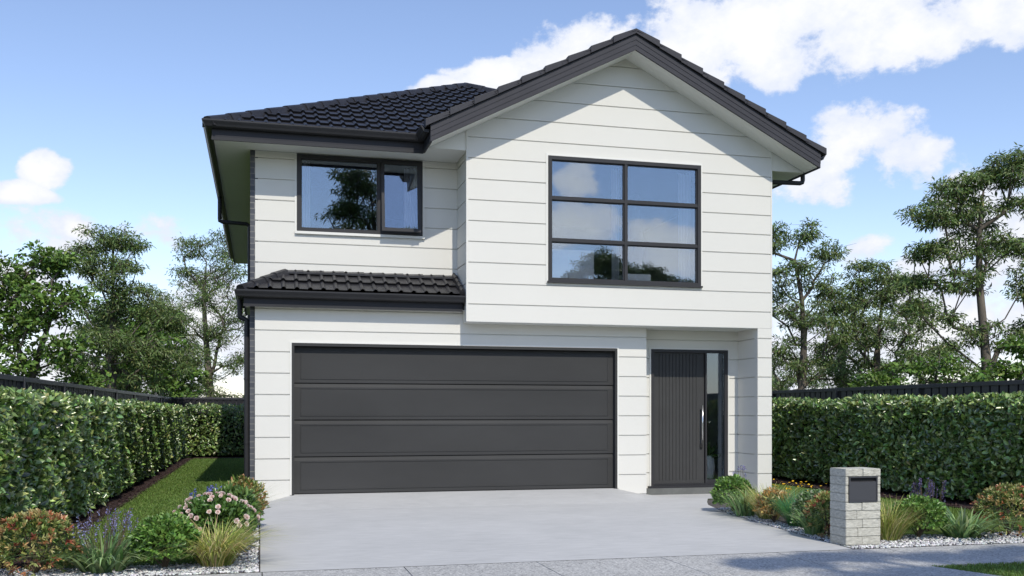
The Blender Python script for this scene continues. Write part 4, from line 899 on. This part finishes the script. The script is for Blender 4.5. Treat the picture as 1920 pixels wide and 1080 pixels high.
def pebbles(name, gen, n, label, smin=.007, smax=.016):
    P = gen(n); n = len(P); bm = bmesh.new(); bmesh.ops.create_icosphere(bm, subdivisions=1, radius=1); v0 = np.array([v.co for v in bm.verts]); f0 = np.array([[v.index for v in f.verts] for f in bm.faces]); bm.free()
    s = rng.uniform(smin, smax, (n, 1, 1))*rng.uniform(.7, 1.3, (n, 1, 3)); s[:, :, 2] *= .7; th = rng.random(n)*6.283; c, q = np.cos(th), np.sin(th)
    V = v0[None]*(1+rng.normal(0, .12, (n, len(v0), 1)))*s; X = V[:, :, 0]*c[:, None]-V[:, :, 1]*q[:, None]; Y = V[:, :, 0]*q[:, None]+V[:, :, 1]*c[:, None]
    V = np.stack([X, Y, V[:, :, 2]], 2)+P[:, None]; F = f0[None]+(np.arange(n)*len(v0))[:, None, None]
    col = np.repeat(palette(rng, n, [(.55, .55, .55), (.70, .70, .70), (.30, .30, .31), (.09, .09, .10)], [4, 3, 2, 1.5], .12), len(v0), 0)
    o = link(name, npmesh('pebble_mesh', V.reshape(-1, 3), F.reshape(-1, 3), col), M['pebble']); tag(o, label, 'gravel', kind='stuff')
def gravL(n):
    t = rng.random(n) < .75
    x = np.where(t, -2.1+2.08*rng.random(n), -.36+.34*rng.random(n)); y = np.where(t, 8.17+.62*rng.random(n), 8.7+5.8*rng.random(n)**1.5)
    return np.stack([x, y, G+.004*rng.random(n)], 1)
pebbles('gravel', gravL, 9000, 'white and grey gravel in the bed left of the driveway')
def gravR(n):
    t = rng.random(n) < .6; y = np.where(t, 8.17+.75*rng.random(n)**1.3, 8.9+3.2*rng.random(n)); e = np.array([drive_edge(v) for v in y])
    x = np.where(t, e+.02+3.2*rng.random(n), e+.02+.24*rng.random(n)); return np.stack([x, y, G+.004*rng.random(n)], 1)
pebbles('gravel', gravR, 9000, 'white and grey gravel in the bed right of the driveway')
tag(fin('garden_bed', B((-2.1, -.004, 8.145, 8.78, G-.06, G-.004), (-.40, -.004, 8.78, 14.6, G-.06, G-.0045)), M['bedsoil']), kind='structure')
bm = bmesh.new(); ys = list(np.arange(8.15, 13.41, .25)); lo = [bm.verts.new((drive_edge(y)+.004, y, G-.004)) for y in ys]; hi = [bm.verts.new((9.1 if y < 8.9 else drive_edge(y)+.75, y, G-.004)) for y in ys]
for i in range(len(ys)-1): bm.faces.new((lo[i], hi[i], hi[i+1], lo[i+1]))
tag(fin('garden_bed', bm, M['bedsoil']), kind='structure')
n = 9000; t = rng.random(n) < .62
P = np.stack([np.where(t, -2.3+.50*rng.random(n), 9.05+.6*rng.random(n)), np.where(t, 8.8+20*rng.random(n)**1.8, 9.0+9*rng.random(n)), np.full(n, G+.008)], 1)
D = unit(rng.normal(0, 1, (n, 3))*np.array([1, 1, .25])); L_ = rng.uniform(.02, .055, n)
V, F, k = leafgeo(rng, P+np.array([0, 0, .008])*rng.random((n, 1)), D, unit(rng.normal(0, .4, (n, 3))+np.array([0, 0, 1])), L_, L_*.45, .1, .05)
o = link('mulch_chips', npmesh('mulch_chips', V, F, np.repeat(palette(rng, n, [(.055, .036, .034), (.085, .058, .055), (.03, .02, .02)], None, .2), k, 0)), M['petal']); tag(o, 'brown bark mulch strewn along the feet of the hedges', 'mulch', kind='stuff')

# ------------------------------------------------------------------ sun, sky and clouds
sd = Vector((-.08, 1, -1.09)).normalized()
ld = bpy.data.lights.new('sun', 'SUN'); ld.energy = 3.75; ld.angle = R(.5); ld.color = (1, .935, .81)
lo_ = bpy.data.objects.new('sun', ld); C.objects.link(lo_); lo_.rotation_euler = sd.to_track_quat('-Z', 'Y').to_euler()
w = bpy.data.worlds.new('World'); scene.world = w; w.use_nodes = True; nt = w.node_tree; bg = nt.nodes['Background']; bg.inputs[1].default_value = .15
sky = nt.nodes.new('ShaderNodeTexSky'); sky.sky_type = 'NISHITA'; sky.sun_disc = False
sky.sun_elevation = math.asin(-sd.z); sky.sun_rotation = math.atan2(-sd.x, -sd.y); sky.air_density = 1.0; sky.dust_density = .12; sky.ozone_density = 1.5
def mth(op, a, b_=None, c=None, clamp=False):
    n = nt.nodes.new('ShaderNodeMath'); n.operation = op; n.use_clamp = clamp
    for i, v in enumerate((a, b_, c)):
        if v is None: continue
        if isinstance(v, (int, float)): n.inputs[i].default_value = v
        else: nt.links.new(v, n.inputs[i])
    return n.outputs[0]
tc = nt.nodes.new('ShaderNodeTexCoord'); sp = nt.nodes.new('ShaderNodeSeparateXYZ'); nt.links.new(tc.outputs['Generated'], sp.inputs[0])
def wnoise(scale, detail, rough, off=0):
    n = nt.nodes.new('ShaderNodeTexNoise'); n.inputs['Scale'].default_value = scale; n.inputs['Detail'].default_value = detail; n.inputs['Roughness'].default_value = rough
    mp = nt.nodes.new('ShaderNodeMapping'); mp.inputs['Location'].default_value = (off, off*.7, off*1.3); mp.inputs['Scale'].default_value = (1, 1, 1.35)
    nt.links.new(tc.outputs['Generated'], mp.inputs[0]); nt.links.new(mp.outputs[0], n.inputs['Vector']); return n
az_ = mth('ARCTAN2', sp.outputs[0], sp.outputs[1]); el_ = mth('ARCSINE', sp.outputs[2])
wn = wnoise(9, 3, .5, 3); ws = nt.nodes.new('ShaderNodeSeparateColor'); nt.links.new(wn.outputs['Color'], ws.inputs[0])
az_ = mth('MULTIPLY_ADD', mth('SUBTRACT', ws.outputs[0], .5), .07, az_); el_ = mth('MULTIPLY_ADD', mth('SUBTRACT', ws.outputs[1], .5), .05, el_)
def pd(x, y):
    u, v = (x-960)/1850., (775-y)/1850.; return yaw+math.atan(u), math.atan(v/math.sqrt(1+u*u))
clouds = [(1075, 95, 120, 65, 1), (965, 145, 120, 40, 1), (880, 158, 80, 26, .9), (1160, 130, 110, 75, 1), (1290, 100, 130, 85, 1), (1420, 80, 150, 80, .95), (1560, 40, 190, 75, .85), (1720, 25, 200, 65, .8), (1890, 10, 160, 60, .8),
          (1610, 270, 100, 62, .48), (1520, 335, 120, 50, .62), (1690, 300, 60, 45, .5), (1640, 455, 42, 36, .9), (75, 318, 48, 36, .9), (20, 362, 60, 26, .85), (125, 445, 26, 20, .8),
          (90, 540, 150, 100, .5), (260, 470, 60, 60, .35), (420, 640, 170, 110, .7), (230, 700, 250, 70, .8), (1880, 440, 110, 120, .8), (1800, 590, 200, 110, .7), (1560, 650, 220, 90, .6), (1590, 500, 80, 50, .5)]
cen = [(*pd(x, y), rx/1850., ry/1850., s) for x, y, rx, ry, s in clouds]
# clouds over the street behind the viewer (mirrored in the glass) and to the sides
cen += [(math.pi-pd(x, y)[0], pd(x, y)[1], rx/1850., ry/1850., s) for x, y, rx, ry, s in ((1085, 335, 48, 40, 1), (1110, 425, 75, 42, 1), (1050, 440, 60, 40, .8), (1245, 440, 75, 35, .9), (1200, 480, 130, 40, .7), (640, 480, 200, 50, .5))]
cen += [(math.pi-.1, .55, .3, .1, .7), (-math.pi+.25, .2, .3, .06, .7), (1.5, .3, .4, .12, .8), (-1.3, .25, .5, .1, .8), (2.2, .5, .4, .12, .7)]
tot = None
for a0, e0, ra, re, s in cen:
    dx = mth('MULTIPLY', mth('SUBTRACT', az_, a0), 1/ra); dy = mth('MULTIPLY', mth('SUBTRACT', el_, e0), 1/re)
    d2 = mth('ADD', mth('MULTIPLY', dx, dx), mth('MULTIPLY', dy, dy)); v = mth('MULTIPLY', mth('SUBTRACT', 1.25, d2), s*.8); tot = v if tot is None else mth('MAXIMUM', tot, v)
tot = mth('MAXIMUM', tot, -.6)
fb = wnoise(14, 9, .62, 0).outputs['Fac']; fb2 = wnoise(5, 8, .6, 7).outputs['Fac']
den = mth('ADD', tot, mth('MULTIPLY', mth('SUBTRACT', fb, .5), 3.0)); den = mth('ADD', den, mth('MULTIPLY', mth('SUBTRACT', fb2, .5), 1.2))
mr = nt.nodes.new('ShaderNodeMapRange'); mr.interpolation_type = 'SMOOTHSTEP'; mr.inputs['From Min'].default_value = .05; mr.inputs['From Max'].default_value = .5; nt.links.new(den, mr.inputs[0])
core = nt.nodes.new('ShaderNodeMapRange'); core.inputs['From Min'].default_value = .3; core.inputs['From Max'].default_value = 1.5; nt.links.new(mth('ADD', den, mth('MULTIPLY', mth('SUBTRACT', wnoise(22, 6, .6, 11).outputs['Fac'], .5), 1.6)), core.inputs[0])
cc = ramp(nt, core.outputs[0], [(0, (5.5, 5.85, 6.75)), (.5, (6.55, 6.65, 6.95)), (1, (7.2, 7.15, 7.1))])
bs = nt.nodes.new('ShaderNodeMix'); bs.data_type = 'RGBA'; bs.blend_type = 'MULTIPLY'; bs.inputs[0].default_value = 1; nt.links.new(cc, bs.inputs[6])
gain = mth('MULTIPLY_ADD', mth('MAXIMUM', mth('MULTIPLY', sp.outputs[1], -1), 0), .8, 1.0); cg = nt.nodes.new('ShaderNodeCombineColor'); [nt.links.new(gain, cg.inputs[i]) for i in range(3)]
nt.links.new(cg.outputs[0], bs.inputs[7]); cc = bs.outputs[2]     # clouds on the sun's side glow brighter
# pale haze low over the horizon
hz = nt.nodes.new('ShaderNodeMapRange'); hz.interpolation_type = 'SMOOTHSTEP'; hz.inputs['From Min'].default_value = .20; hz.inputs['From Max'].default_value = -.02; nt.links.new(sp.outputs[2], hz.inputs[0])
mx = nt.nodes.new('ShaderNodeMix'); mx.data_type = 'RGBA'; nt.links.new(mth('MULTIPLY', hz.outputs[0], .45), mx.inputs[0]); tint = nt.nodes.new('ShaderNodeMix'); tint.data_type = 'RGBA'; tint.blend_type = 'MULTIPLY'; tint.inputs[0].default_value = 1; tint.inputs[7].default_value = (1.34, 1.25, 1.30, 1); nt.links.new(sky.outputs[0], tint.inputs[6]); nt.links.new(tint.outputs[2], mx.inputs[6]); mx.inputs[7].default_value = (5.2, 5.7, 6.6, 1)
m2 = nt.nodes.new('ShaderNodeMix'); m2.data_type = 'RGBA'; nt.links.new(mr.outputs[0], m2.inputs[0]); nt.links.new(mx.outputs[2], m2.inputs[6]); nt.links.new(cc, m2.inputs[7])
nt.links.new(m2.outputs[2], bg.inputs[0])

# ------------------------------------------------------------------ camera
cd = bpy.data.cameras.new('camera'); cam = bpy.data.objects.new('camera', cd); C.objects.link(cam); scene.camera = cam
cd.sensor_width = 36; cd.lens = 1850/1920*36; cd.shift_y = 235/1920; cd.clip_end = 3000; cd.clip_start = .05
cam.location = (0, 0, 1.18); cam.rotation_euler = (R(90), 0, -yaw)
vs_ = scene.view_settings; vs_.view_transform = 'Standard'; vs_.look = 'None'; vs_.exposure = 0; vs_.gamma = 1; vs_.use_curve_mapping = False
scene.cycles.max_bounces = 8; scene.cycles.transparent_max_bounces = 12
